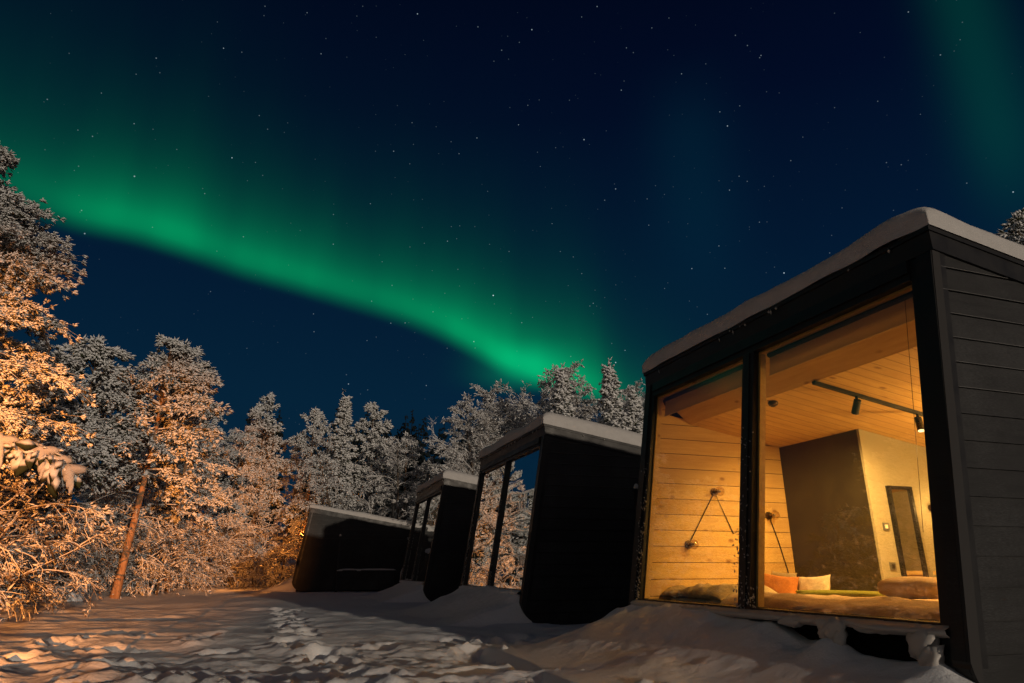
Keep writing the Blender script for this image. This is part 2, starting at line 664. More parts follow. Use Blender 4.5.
def ground_h(x, y):
    x = np.asarray(x, float)
    y = np.asarray(y, float)
    d = np.hypot(x, y)
    h = .035 * fbm(x * .25, y * .25, 3)
    near = np.clip((10.5 - y) / 3.5, 0, 1) * np.clip((y + 3) / 3, 0, 1)
    near = near * near * (3 - 2 * near)
    # trampled, thrown-up snow in the foreground
    wx = x + .5 * vnoise(x * .9 + 5, y * .9)
    wy = y + .5 * vnoise(x * .9 + 31, y * .9 + 7)
    r1 = 1 - np.abs(vnoise(wx * .55 + 3.1, wy * .95 + 7.7))
    tb = np.abs(vnoise(wx * 2.6 + 13.1, wy * 3.4 + 1.7)) + .5 * np.abs(vnoise(wx * 5.9, wy * 7.1 + 4.4))
    h = h + near * (1 - .35 * np.clip((-x - 2.5) / 2, 0, 1)) * (.10 * (r1 ** 2 - .45) + .05 * fbm(wx * 1.3, wy * 1.7, 3) - .026 * tb + .018 * fbm(x * 8.2, y * 8.6, 4, .65))
    # a jumble of deep boot holes
    rb = random.Random(21)
    for i in range(46):
        bx, by = rb.uniform(-6, 2.2), rb.uniform(5.2, 9.8)
        q = ((x - bx) / rb.uniform(.10, .22)) ** 2 + ((y - by) / rb.uniform(.12, .25)) ** 2
        q = q * (1 + .4 * vnoise(x * 8 + i, y * 8))
        h = h - rb.uniform(.05, .13) * np.exp(-np.abs(q) ** 2) + rb.uniform(.01, .04) * np.exp(-((np.sqrt(np.abs(q)) - 1.5) / .35) ** 2) * (1 + vnoise(x * 11, y * 11 + i))
    mid = np.clip((24 - y) / 10, 0, 1) * (1 - near)
    h = h + mid * (.030 * fbm(x * .9 + 4, y * 1.6, 5, .6))
    h = h + (1 - near) * .012 * fbm(x * 2.1, y * 2.1, 2)
    # footprints winding out to the clearing
    tr = [(-1.5, 6.3), (-1.9, 7.4), (-2.5, 8.7), (-3.1, 10.2), (-3.7, 12.0), (-4.5, 14.0), (-5.2, 16.5)]
    st = []
    for (ax_, ay), (bx, by) in zip(tr[:-1], tr[1:]):
        n_ = max(1, int(math.hypot(bx - ax_, by - ay) / .34))
        for i in range(n_):
            t = i / n_
            st.append((ax_ + (bx - ax_) * t, ay + (by - ay) * t))
    rr = random.Random(3)
    for i, (sx, sy) in enumerate(st):
        sx += (.13 if i % 2 else -.13) + rr.uniform(-.07, .07)
        sy += rr.uniform(-.08, .08)
        q = ((x - sx) / .12) ** 2 + ((y - sy) / .17) ** 2
        q = q * (1 + .35 * vnoise(x * 9 + i, y * 9))
        h = h - rr.uniform(.11, .17) * np.exp(-np.abs(q) ** 2.2) + .02 * np.exp(-((np.sqrt(np.abs(q)) - 1.5) / .35) ** 2) * (1 + vnoise(x * 12, y * 12 + i))
    for cx, cy, rx_, ry_, dd in ((-.4, 7.9, .55, .35, .16), (.4, 8.8, .5, .4, .10), (-2.6, 6.9, .6, .25, .10), (-.9, 9.6, .6, .25, .07), (-4.6, 8.4, .8, .2, .07)):
        h = h - dd * np.exp(-(((x - cx) / rx_) ** 2 + ((y - cy) / ry_) ** 2))
    # bank along the forest edge
    e = np.clip((-(x + 9.6) - .02 * y) / 3.5, 0, 1)
    e = e * e * (3 - 2 * e)
    h = h + .22 * e * np.clip((y - 6) / 6, 0, 1) + .10 * e * fbm(x * .7, y * .7, 3)
    f = np.clip((y - 33) / 6, 0, 1)
    h = h + .5 * f * f + f * .12 * fbm(x * .5, y * .5, 3)
    # the wooded rise far behind
    g = np.clip((y - 48) / 45, 0, 1)
    h = h + 5.5 * g * g * (3 - 2 * g)
    for k in range(4):
        v, u = cab_local(x, y, k)
        ins = np.clip((v + .1) / .25, 0, 1) * np.clip((D + .3 - v) / .3, 0, 1) * np.clip((u + .35) / .35, 0, 1) * np.clip((W + .35 - u) / .35, 0, 1)
        h = h * (1 - ins) + (-.03) * ins
        # wind-blown lip round the rounded end wall
        q = np.clip(1 - np.abs(v - .15) / .5, 0, 1) * np.clip(1 - np.abs(u + .22) / .4, 0, 1)
        h = h + .04 * q * (k > 0)
    return h


def axis(fine0, fine1, step, lo, hi, grow=1.09):
    a = list(np.arange(fine0, fine1 + 1e-6, step))
    s_ = step
    while a[-1] < hi:
        s_ *= grow
        a.append(a[-1] + s_)
    b = []
    s_ = step
    c_ = fine0
    while c_ > lo:
        s_ *= grow
        c_ -= s_
        b.append(c_)
    return np.array(b[::-1] + a)


gx = axis(-9.5, 3.4, .055, -420, 420)
gy = np.concatenate([axis(4.2, 9.5, .034, -60, 9.6)[:-1], axis(9.5, 16.0, .06, 9.4, 620)])
gy = np.unique(np.round(gy[(gy < 9.49) | (gy > 9.0)], 4))
GX, GY = np.meshgrid(gx, gy, indexing='ij')
GZ = ground_h(GX, GY)
mb = MB()
mb.addnp(np.stack([GX.ravel(), GY.ravel(), GZ.ravel()], 1), grid_faces(len(gx), len(gy)), 0)
o = mb.build('snow_ground', M['snow'], smooth=True, fix=False)
tag(o, kind='structure')


def gz(x, y):
    return float(ground_h(np.array([x]), np.array([y]))[0])


# snow drifts heaped against the glass fronts
def drift(k, seed):
    nu, nv = 200, 110
    u = np.linspace(-.75, W + 1.0, nu)
    v = np.linspace(-2.3, .22, nv)
    U, V = np.meshgrid(u, v, indexing='ij')
    run = 1.55 + .25 * vnoise(U * .8 + seed, U * 0 + 3.3)
    dist = np.clip(-(V - .06) / run, 0, 1)
    prof = (1 - dist) ** 1.8
    if k == 0:
        hm = np.interp(U, [-.75, -.35, -.05, .25, .5, .9, 1.25, 1.5, 1.8, 2.2, 3.0, 4.1, 4.5, W + 1.0],
                       [-.1, .02, .18, .27, .25, .24, .29, .34, .47, .50, .50, .52, .42, -.2])
    else:
        hm = np.interp(U, [-.75, -.15, .0, .1, .3, 2.1, 4.0, 4.4, 5.0, W + 1.0], [-.3, -.12, .06, .40, .50, .52, .50, .40, .05, -.2])
    Z_ = hm * prof
    body = np.clip(Z_ / .3, 0, 1)
    Z_ = Z_ + body * (.045 * fbm(U * 1.0 + seed, V * 1.0, 2) + .012 * fbm(U * 5 + seed, V * 5, 3, .6))
    Z_ = Z_ + .03 * np.exp(-((V + .02) / .1) ** 2) * vnoise(U * 7 + seed, V * 4) * body
    if k == 0:
        for cu, ww, hh in ((1.62, .16, .03), (1.05, .16, .08), (.28, .18, .05)):
            Z_ = Z_ + hh * np.exp(-((U - cu) / ww) ** 2 - ((V + .0) / .14) ** 2)
    low = np.clip(dist - .93, 0, 1) / .07
    Z_ = Z_ - .15 * low - .12 * (np.clip(-.45 - U, 0, 1) + np.clip(U - W - .75, 0, 1)) * 2
    m_ = MB()
    m_.addnp(np.stack([V.ravel(), U.ravel(), Z_.ravel()], 1), grid_faces(nu, nv)[:, ::-1], 0)
    o_ = m_.build('snow_drift', M['snow'], smooth=True, fix=False)
    o_.location = CAB[k][0]
    o_.rotation_euler = (0, 0, CAB[k][1])
    tag(o_, kind='structure')


for k in range(4):
    drift(k, 3.7 * k + 1)


# ------------------------------------------------------------------ cabin builder
def clip(poly, a, b, c):
    """keep a*x+b*y<=c"""
    out = []
    n = len(poly)
    for i in range(n):
        p, q = poly[i], poly[(i + 1) % n]
        dp = a * p[0] + b * p[1] - c
        dq = a * q[0] + b * q[1] - c
        if dp <= 0:
            out.append(p)
        if (dp < 0 < dq) or (dq < 0 < dp):
            t = dp / (dp - dq)
            out.append((p[0] + (q[0] - p[0]) * t, p[1] + (q[1] - p[1]) * t))
    return out


def profile(inset=0., top=FH):
    r_ = .40
    pts = []
    # front bottom rounding
    for i in range(9):
        t = math.pi * 1.5 - i / 8 * (math.pi / 2 - S)
        pts.append((r_ + S * .2 + r_ * math.cos(t), r_ + r_ * math.sin(t)))
    pts.append((S * (H - top), H - top))
    pts.append((D, roofz(D) - top))
    for i in range(9):
        t = -i / 8 * math.pi / 2
        pts.append((D - r_ + r_ * math.cos(t), r_ + r_ * math.sin(t)))
    return pts[::-1] if False else pts


def clip_to(poly, conv):
    n = len(conv)
    area = sum(conv[i][0] * conv[(i + 1) % n][1] - conv[(i + 1) % n][0] * conv[i][1] for i in range(n))
    s_ = 1 if area > 0 else -1
    for i in range(n):
        (x0, y0), (x1, y1) = conv[i], conv[(i + 1) % n]
        if math.hypot(x1 - x0, y1 - y0) < 1e-6:
            continue
        a, b = (y1 - y0) * s_, -(x1 - x0) * s_
        poly = clip(poly, a, b, a * x0 + b * y0)
        if len(poly) < 3:
            return []
    return poly


def lean(p):
    """p=(t,u,w): t offset from the leaning glass plane"""
    return (p[0] + S * p[2], p[1], p[2])


def slope(p):
    """p=(v,u,dz) with dz measured from the roof line"""
    return (p[0], p[1], roofz(p[0]) + p[2])


def side_wall(root, y_out, sgn):
    """boards on the outer face at y_out; sgn=-1 faces -y"""
    prof = profile()
    m_ = MB()
    m_.prism(prof, y_out - sgn * .015, y_out - sgn * .11)
    m2 = []
    bh = .1865
    k = 0
    z0 = .0
    rr = random.Random(4)
    while z0 < H:
        gap = .013
        x0, x1 = -.2, D + .2
        poly = [(x0, z0 + gap / 2), (x1, z0 + gap / 2), (x1, z0 + bh - gap / 2), (x0, z0 + bh - gap / 2)]
        front = [(S * z + .075, z) for z in (0, H)]
        c2 = clip_to(poly, prof)
        if c2:
            # keep clear of the corner trim
            c2 = clip(c2, -1, S, -.075)
        if c2 and len(c2) >= 3:
            out = y_out + sgn * rr.uniform(0, .003)
            m_.prism(c2, y_out - sgn * .013, out, 0)
            # the board's own lower lip, painted pale as if catching light
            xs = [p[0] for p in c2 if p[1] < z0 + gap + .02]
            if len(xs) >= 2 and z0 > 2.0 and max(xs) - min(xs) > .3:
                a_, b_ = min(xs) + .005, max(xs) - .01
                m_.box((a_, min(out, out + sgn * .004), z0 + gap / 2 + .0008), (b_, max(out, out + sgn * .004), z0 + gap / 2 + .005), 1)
        z0 += bh
        k += 1
    w_ = m_.build('side_wall', [M['siding'], M['edge_highlight']], root)
    t_ = MB()
    prof2 = clip(clip(profile(), 1, -S, .073), -1, S, .02)
    t_.prism(prof2, y_out - sgn * .012, y_out + sgn * .012)
    t_.build('corner_trim', M['trim'], root)
    return w_


def snow_cap(root, th=.20, seed=1):
    v0, v1 = S * H - .06, D + .08
    u0, u1 = -.045, W + .045

    def ax(a, b):
        e = np.array([0, .008, .02, .04, .07, .11, .16, .22, .3])
        return np.concatenate([a + e, np.linspace(a + .4, b - .4, 46), (b - e)[::-1]])
    v, u = ax(v0, v1), ax(u0, u1)
    V, U = np.meshgrid(v, u, indexing='ij')

    def rim(d):
        q = np.clip(1 - d / .20, 0, 1)
        return np.sqrt(np.clip(1 - q ** 2.2, 0, 1))
    e = rim(V - v0) * rim(v1 - V) * rim(U - u0) * rim(u1 - U)
    n_ = .035 * fbm(V * .9 + seed, U * .9, 3) + .006 * fbm(V * 6 + seed, U * 6, 2)
    Z_ = th * (e * .62 + .38) + n_ * (.3 + .7 * e)
    # slightly uneven outer edge
    wob_v = .02 * vnoise(U * 3 + seed, V * .5)
    Vx = V + wob_v * np.clip(1 - (V - v0) / .3, 0, 1)
    top = np.stack([Vx.ravel(), U.ravel(), (H - RS * (V - S * H) + .003 + Z_).ravel()], 1)
    m_ = MB()
    m_.addnp(top, grid_faces(len(v), len(u))[:, ::-1], 0)
    nv, nu = len(v), len(u)
    ring = [i * nu for i in range(nv)] + [(nv - 1) * nu + j for j in range(1, nu)] + [i * nu + nu - 1 for i in range(nv - 2, -1, -1)] + [j for j in range(nu - 2, 0, -1)]
    bot = []
    for i in ring:
        p = top[i]
        bot.append((p[0], p[1], H - RS * (p[0] - S * H) + .003))
    k0 = m_.k
    m_.v.append(np.array(bot))
    m_.k += len(bot)
    n = len(ring)
    for i in range(n):
        j = (i + 1) % n
        m_.f.append((ring[i], k0 + i, k0 + j, ring[j]))
        m_.mi.append(0)
    return m_.build('snow_cap', M['cap'], root, smooth=True)


def softbox(m_, c, s, p=.35, n=20, noise_=0, seed=0, mi=0):
    """pillow-like superellipsoid, c centre, s half sizes"""
    v = []
    nu, nv = n * 2, n
    for i in range(nu):
        for j in range(nv + 1):
            th = 2 * math.pi * i / nu
            ph = -math.pi / 2 + math.pi * j / nv
            f = lambda x_, e: math.copysign(abs(x_) ** e, x_)
            x_ = f(math.cos(ph), p[1] if isinstance(p, tuple) else p) * f(math.cos(th), p[0] if isinstance(p, tuple) else p)
            y_ = f(math.cos(ph), p[1] if isinstance(p, tuple) else p) * f(math.sin(th), p[0] if isinstance(p, tuple) else p)
            z_ = f(math.sin(ph), p[1] if isinstance(p, tuple) else p)
            v.append((x_, y_, z_))
    v = np.array(v)
    nz = fbm(v[:, 0] * 2 + seed, v[:, 1] * 2 + v[:, 2] * 1.7, 3) * noise_
    v = v * (1 + nz[:, None])
    v = v * np.array(s) + np.array(c)
    f = []
    for i in range(nu):
        for j in range(nv):
            a, b = i * (nv + 1) + j, ((i + 1) % nu) * (nv + 1) + j
            f.append((a, b, b + 1, a + 1))
    m_.add(v, f, mi)


def oct_lumps(c, d, L, r_, rs):
    """numpy batch of small pointed lumps; c,d (N,3), L,r_ (N,)"""
    n = len(c)
    d = d / (np.linalg.norm(d, axis=1, keepdims=True) + 1e-9)
    a = rs.randn(n, 3)
    e = np.cross(d, a)
    e /= np.linalg.norm(e, axis=1, keepdims=True) + 1e-9
    g = np.cross(d, e)
    L = L[:, None]
    r_ = r_[:, None]
    mid = c + d * L * .55
    V = np.stack([c, mid + e * r_, mid + g * r_, mid - e * r_, mid - g * r_, c + d * L], 1).reshape(-1, 3)
    F0 = np.array([(0, 2, 1), (0, 3, 2), (0, 4, 3), (0, 1, 4), (5, 1, 2), (5, 2, 3), (5, 3, 4), (5, 4, 1)])
    F = (F0[None] + (np.arange(n) * 6)[:, None, None]).reshape(-1, 3)
    return V, F


def make_cabin(k, group='black cabins in a row'):
    lit = k == 0
    (px, py, pz), a = CAB[k]
    root = empty('glass_cabin', (px, py, pz), a)
    # end walls
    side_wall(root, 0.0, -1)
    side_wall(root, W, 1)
    # floor slab and back wall
    m_ = MB()
    m_.prism([(.35, .06), (D - .35, .06), (D - .12, .34), (.20, .34)], .111, W - .111)
    m_.build('base', M['inside_dark'], root)
    m_ = MB()
    m_.prism([(D - .10, .34), (D, .34), (D, roofz(D) - FH), (D - .10, roofz(D - .1) - FH)], .111, W - .111)
    m_.build('back_wall', M['siding'], root)
    # roof with a deep black fascia
    m_ = MB()
    m_.box((S * H - .03, -.022, -FH), (D + .05, W + .022, 0.0), 0, slope)
    m_.box((S * H - .045, -.034, -.035), (D + .06, W + .034, .002), 0, slope)
    m_.build('roof', M['metal'], root)
    snow_cap(root, .275 if k < 3 else .21, 3.1 * k + 2)
    # frames
    hb, ht, ue = .54, 2.945, .19
    m_ = MB()
    zt = H - FH - .003
    m_.box((-.01, -.006, .30), (.13, ue - .075, zt), 0, lean)
    m_.box((.012, ue - .0755, .30), (.13, ue, zt), 0, lean)
    m_.box((-.01, W - ue + .075, .30), (.13, W + .006, zt), 0, lean)
    m_.box((.012, W - ue, .30), (.13, W - ue + .0755, zt), 0, lean)
    m_.box((-.004, ue, ht), (.13, W - ue, zt), 0, lean)
    m_.box((-.028, ue + .001, ht + .06), (-.0045, W - ue - .001, zt), 0, lean)
    if lit:
        m_.box((.0, 2.03, hb), (.128, 2.20, ht), 0, lean)
    m_.box((-.012, 2.085, hb), (-.0005 if lit else .049, 2.145, ht), 0, lean)
    m_.box((.006, ue, .47), (.128, W - ue, hb), 0, lean)
    m_.build('window_frame', M['metal'], root)
    m_ = MB()
    m_.box((.135, .115, .12), (.24, W - .115, .536), 0, lean)
    m_.build('skirt', M['inside_dark'], root)
    # two panes
    for (u0, u1) in (((ue, 2.03), (2.20, W - ue)) if lit else ((ue, 2.113), (2.117, W - ue))):
        m_ = MB()
        m_.box((.050, u0 + .001, hb + .001), (.062, u1 - .001, ht - .001), 0, lean)
        m_.build('window_pane', M['glass'] if lit else M['glass_coated'], root)
    rs = np.random.RandomState(40 + k)
    # frost and clots of snow on sill and jambs
    m_ = MB()
    U = np.linspace(ue - .08, W - ue + .10, 130)
    n1 = .5 + .5 * vnoise(U * 3.1 + k, U * 0)
    ring = 7
    prev = []
    for i, u_ in enumerate(U):
        for j in range(ring):
            t = j / (ring - 1)
            ang = math.pi * t
            ex = 0 * (.15 * math.exp(-((u_ - 1.08) / .11) ** 2) + .17 * math.exp(-((u_ - .28) / .10) ** 2) + .05 * math.exp(-((u_ - .7) / .2) ** 2)) if lit else 0
            rx = .05 + .045 * n1[i] + .35 * ex
            q = (.01 - rx * math.sin(ang) + .004 * rs.randn(), u_ + .3 * ex * t * .3, hb - .012 - (.065 + ex * (1 + .25 * rs.randn() * .3)) * t - .02 * n1[i] * t)
            prev.append(lean(q))
    m_.addnp(np.array(prev), grid_faces(len(U), ring), 0)
    if lit:
        for (u_, w_, sz) in ((1.08, .445, (.055, .13, .075)), (1.02, .38, (.05, .07, .07)), (.30, .42, (.06, .12, .10)), (.24, .33, (.06, .09, .09)), (.72, .475, (.04, .16, .035)), (1.5, .47, (.05, .14, .05))):
            softbox(m_, lean((-.012, u_, w_)), sz, .95, 12, .35, u_ * 7)
    o_ = m_.build('sill_snow', M['ice'] if lit else M['snow'], root, smooth=True)
    cs, ds, Ls, rr_ = [], [], [], []
    for (u_, n_, w0, w1, sp) in ((2.12, 110, .55, 2.2, .06), (W - .13, 90, .5, 2.1, .045), (W - ue + .01, 60, .55, 1.9, .02), (2.22, 40, .55, 1.2, .03), (1.99, 20, .55, .8, .03)):
        ww = w0 + (w1 - w0) * rs.rand(n_) ** 1.5
        cc = np.stack([S * ww - .008 + .004 * rs.randn(n_), u_ + sp * rs.randn(n_) * .7, ww], 1)
        cs.append(cc)
        ds.append(np.stack([.3 * rs.randn(n_), rs.randn(n_) * .5, rs.randn(n_)], 1))
        Ls.append(.012 + .03 * rs.rand(n_))
        rr_.append(.003 + .006 * rs.rand(n_))
    # crumbs clinging under the roof edge
    for n_, on_front in ((11, True), (3, False)):
        if on_front:
            uu = rs.rand(n_) * W
            cc = np.stack([np.full(n_, S * H - .05), uu, H - .005 - .03 * rs.rand(n_)], 1)
        else:
            vv = S * H + rs.rand(n_) * 4.5
            cc = np.stack([vv, np.full(n_, -.038), roofz(vv) - .01 - .02 * rs.rand(n_)], 1)
        cs.append(cc)
        ds.append(np.stack([.1 * rs.randn(n_), .1 * rs.randn(n_), -np.ones(n_)], 1))
        Ls.append(.02 + .05 * rs.rand(n_))
        rr_.append(.006 + .01 * rs.rand(n_))
    V, F = oct_lumps(np.concatenate(cs), np.concatenate(ds), np.concatenate(Ls), np.concatenate(rr_), rs)
    m_ = MB()
    m_.addnp(V, F, 0)
    tag(m_.build('frost', M['ice'], root, smooth=True, fix=False), kind='stuff')
    # inside
    ci = 2.79
    cz = lambda v: ci - RS * v
    if lit:
        m_ = MB()
        m_.prism([(.16, .34), (D - .11, .34), (D - .11, cz(D - .11) + .1), (.25 + S * 2.96, cz(.7) + .05), (.135 + S * 2.96, 2.96)], W - .137, W - .112)
        m_.build('pine_wall', M['pine_wall'], root)
        m_ = MB()
        m_.prism([(.16, .34), (D - .11, .34), (D - .11, cz(D - .11) + .1), (.25 + S * 2.96, cz(.7) + .05), (.135 + S * 2.96, 2.96)], .112, .137)
        m_.build('plaster_wall', M['beige'], root)
        m_ = MB()
        v0 = .55 + S * 2.9
        m_.add([(v0, .138, cz(v0)), (D - .12, .138, cz(D - .12)), (D - .12, W - .138, cz(D - .12)), (v0, W - .138, cz(v0)),
                (v0, .138, cz(v0) + .03), (D - .12, .138, cz(D - .12) + .03), (D - .12, W - .138, cz(D - .12) + .03), (v0, W - .138, cz(v0) + .03)],
               [(0, 3, 2, 1), (4, 5, 6, 7), (0, 1, 5, 4), (1, 2, 6, 5), (2, 3, 7, 6), (3, 0, 4, 7)])
        m_.build('ceiling', M['pine_ceil'], root)
        m_ = MB()
        q0, q1 = lean((.131, 0, 2.975))[0], v0 + .002
        m_.prism([(q0, 2.955), (q1, cz(q1)), (q1, cz(q1) + .02), (q0, 2.975)], .138, W - .138)
        for (u0, u1) in ((ue, ue + .022), (2.003, 2.029), (2.201, 2.225), (W - ue - .022, W - ue)):
            m_.box((.0635, u0 if u0 > 1 and u0 < 2.1 or u0 > 3 else u0, .545), (.13, u1, 2.94), 0, lean)
        m_.box((.0635, ue + .023, 2.915), (.128, 2.002, 2.938), 0, lean)
        m_.box((.0635, 2.226, 2.915), (.128, W - ue - .023, 2.938), 0, lean)
        m_.build('window_lining', M['pine_trim'], root)
        m_ = MB()
        m_.box((.30, .138, .341), (D - .12, W - .138, .356))
        m_.build('floor', M['pine_floor'], root)
        m_ = MB()
        m_.box((2.37, 2.735, .357), (2.42, W - .138, cz(2.37) - .002))
        m_.build('dark_partition', M['dark_panel'], root)
        m_ = MB()
        m_.prism([(2.371, .357), (5.6, .357), (5.6, cz(5.6) - .002), (2.371, cz(2.371) - .002)], 2.70, 2.7345)
        m_.build('plaster_partition', M['beige'], root)
        m_ = MB()
        m_.prism([(5.0, .357), (5.05, .357), (5.05, cz(5.05) - .002), (5.0, cz(5.0) - .002)], .138, 2.699)
        m_.build('rear_partition', M['beige'], root)
    else:
        m_ = MB()
        m_.prism([(2.4, .35), (2.45, .35), (2.45, 2.6), (2.4, 2.6)], .12, W - .12)
        m_.build('dark_partition', M['inside_dark'], root)
    return root


CABL = ['nearest black cabin with lit pine bedroom behind two large panes',
        'second black cabin whose unlit glass front mirrors the forest',
        'third narrow-looking black cabin between the mirrored one and the farthest',
        'farthest black cabin seen side-on with vent pipes and snow-topped rail']
cabs = []
for k in range(4):
    c_ = make_cabin(k)
    tag(c_, CABL[k], 'cabin', 'black cabins in a row')
    cabs.append(c_)


def cab_world(k, v, u, w_):
    (px, py, pz), a = CAB[k]
    return Vector((px + v * math.cos(a) - u * math.sin(a), py + v * math.sin(a) + u * math.cos(a), pz + w_))


def at_cabin(name, k, v, u, w_, rz=0):
    return empty(name, cab_world(k, v, u, w_), CAB[k][1] + rz)


# vent pipes on the farthest cabin, their snow hats
vl = ['leftmost vent pipe on the farthest cabin roof', 'middle vent pipe on farthest cabin roof with tall snow hat', 'short vent pipe at right on farthest cabin roof']
for i, (v, u, h) in enumerate(((4.24, 2.0, 1.02), (4.80, 2.0, 1.14), (5.21, 2.0, .88))):
    base_z = roofz(v) + .10
    t_ = at_cabin('vent_pipe', 3, v, u, base_z)
    tag(t_, vl[i], 'vent pipe', 'vent pipes')
    m_ = MB()
    m_.lathe([(.075, 0), (.075, h - .14), (.10, h - .13), (.10, h - .05)], (0, 0, 0), 12)
    m_.build('pipe', M['metal'], t_, smooth=False)
    m_ = MB()
    m_.lathe([(.10, h - .05), (.125, h), (.10, h + .10), (.03, h + .14)], (0, 0, 0), 12)
    m_.build('snow_hat', M['cap'], t_, smooth=True)

# low porch rail with a tall post beside each end wall
pl = {1: 'black porch screen post against the end wall of second cabin', 3: 'snow-topped porch rail with post beside the farthest cabin',
      2: 'porch rail beside the end wall of third cabin'}
for k in (1, 2, 3):
    t_ = at_cabin('porch_rail', k, 1.72, -.9, 0)
    tag(t_, pl[k], 'porch rail', 'porch rails')
    m_ = MB()
    m_.box((0, -.04, -.05), (.07, .03, 2.12))
    m_.build('post', M['metal'], t_)
    m_ = MB()
    m_.box((2.3, -.04, -.05), (2.37, .03, .80))
    m_.build('post', M['metal'], t_)
    m_ = MB()
    m_.box((.07, -.025, .05), (2.3, .015, .79))
    m_.build('rail_board', M['siding'], t_)
    m_ = MB()
    U = np.linspace(.0, 2.4, 60)
    n1 = vnoise(U * 2.3 + k, U * 0)
    pts = []
    for i, u_ in enumerate(U):
        e = min(1, min(i, 59 - i) / 3)
        for j in range(7):
            ang = math.pi * j / 6
            pts.append((u_, -.005 - .055 * math.cos(ang), .80 + (.055 + .02 * n1[i]) * math.sin(ang) * e - (.03 if j in (0, 6) and n1[i] < -.3 else 0)))
    m_.addnp(np.array(pts), grid_faces(60, 7), 0)
    m_.build('rail_snow', M['cap'], t_, smooth=True)
    m_ = MB()
    m_.lathe([(.045, 0), (.05, .03), (.03, .07), (.01, .085)], (.035, -.005, 2.12), 8)
    m_.build('snow_hat', M['cap'], t_, smooth=True)

# snowy stump-like box beyond the rail
m_ = MB()
m_.lathe([(.24, 0), (.27, .35), (.26, .75), (.18, .92), (.06, .98)], (0, 0, 0), 12)
o_ = m_.build('snow_covered_barrel', M['cap'], smooth=True)
o_.location = cab_world(3, 4.55, -.9, -.03)
tag(o_, 'snow-covered barrel at right end of the farthest porch rail', 'barrel')

# ------------------------------------------------------------------ bedroom of the nearest cabin
K = 0


def soft(name, label, cat, k, c, s, mtl, rot=(0, 0, 0), p=.35, noise_=.02, seed=0, group=None):
    m_ = MB()
    softbox(m_, (0, 0, 0), s, p, 22, noise_, seed)
    o_ = m_.build(name, mtl, smooth=True)
    o_.location = cab_world(k, *c)
    o_.rotation_euler = (rot[0], rot[1], rot[2] + CAB[k][1])
    tag(o_, label, cat, group)
    return o_


def cushion(name, label, c, hw, hh, th, mtl, tilt, roll, yaw=0.0):
    a = np.linspace(-1, 1, 31)
    A, B = np.meshgrid(a, a, indexing='ij')
    t = (np.clip(1 - np.abs(A) ** 3, 0, 1) * np.clip(1 - np.abs(B) ** 3, 0, 1)) ** .55
    pin = 1 - .10 * (1 - A ** 2) * np.abs(B) ** 3 - .0
    pin2 = 1 - .10 * (1 - B ** 2) * np.abs(A) ** 3
    wr = .10 * fbm(A * 2.2 + hw * 9, B * 2.2, 3)
    m_ = MB()
    for sg in (-1, 1):
        P_ = np.stack([(sg * th * t * (1 + wr)).ravel(), (A * hw * pin2).ravel(), (B * hh * pin).ravel()], 1)
        f = grid_faces(31, 31)
        m_.addnp(P_, f if sg > 0 else f[:, ::-1], 0)
    o_ = m_.build(name, mtl, smooth=True, fix=False)
    o_.location = cab_world(K, *c)
    o_.rotation_euler = (Matrix.Rotation(CAB[K][1] + yaw, 3, 'Z') @ Matrix.Rotation(tilt, 3, 'Y') @ Matrix.Rotation(roll, 3, 'X')).to_euler()
    tag(o_, label, 'cushion')
    return o_


# bed: low platform with mattress and a rumpled duvet, wall to wall below the window
bed = at_cabin('bed', K, 0, 0, 0)
tag(bed, 'wide low bed with peach linen filling the lit bedroom window', 'bed')
m_ = MB()
m_.box((.42, .20, .357), (2.33, 4.02, .44))
m_.build('bed_base', M['pine_trim'], bed)
m_ = MB()
softbox(m_, (1.37, 2.11, .51), (.95, 1.90, .068), (.12, .4), 20)
m_.build('mattress', M['mattress'], bed, smooth=True)
nu, nv = 120, 60
u = np.linspace(.22, 3.3, nu)
v = np.linspace(.33, 2.20, nv)
U, V = np.meshgrid(u, v, indexing='ij')
Zd = .600 + .022 * fbm(U * 1.6, V * 2.2, 3) + .010 * fbm(U * 6 + 2, V * 5, 2)
fall = np.clip((.52 - V) / .19, 0, 1)
Zd = Zd - .105 * fall ** 1.6 + .012 * fall * np.sin(U * 23 + 2 * vnoise(U * 3, U * 0))
Zd = Zd + .045 * np.exp(-((V - .75) / .22) ** 2) * (0.4 + .6 * np.clip(vnoise(U * 1.1 + 3, U * 0) + .5, 0, 1))
Zd = Zd - .05 * np.clip((U - 3.1) / .2, 0, 1)
m_ = MB()
m_.addnp(np.stack([V.ravel(), U.ravel(), Zd.ravel()], 1), grid_faces(nu, nv)[:, ::-1], 0)
dv = m_.build('duvet', M['linen'], bed, smooth=True, fix=False)
sm_ = dv.modifiers.new('thickness', 'SOLIDIFY')
sm_.thickness = .03
sm_.offset = -1

soft('pillow', 'plump peach pillow on the bed in front of the mirror', 'pillow', K, (1.45, 1.48, .705), (.24, .30, .095), M['linen'], (0, 0, .1), (.45, .8), .04, 2)
cushion('cushion', 'square orange cushion leaning at the pine wall end of the bed', (1.40, 3.26, .625), .26, .19, .075, M['orange'], .30, .10, .25)
cushion('cushion', 'cream cushion leaning behind the orange one against dark panel', (1.66, 2.98, .63), .22, .17, .06, M['cream'], .25, -.06, .1)
cushion('cushion', 'brown cushion half hidden behind the orange cushion', (1.78, 3.62, .66), .22, .18, .06, M['throw'], .28, .05)
soft('throw_blanket', 'folded olive green throw lying across the bed', 'blanket', K, (1.52, 2.45, .628), (.24, .42, .028), M['green'], (0, 0, .15), (.3, .5), .05, 9)
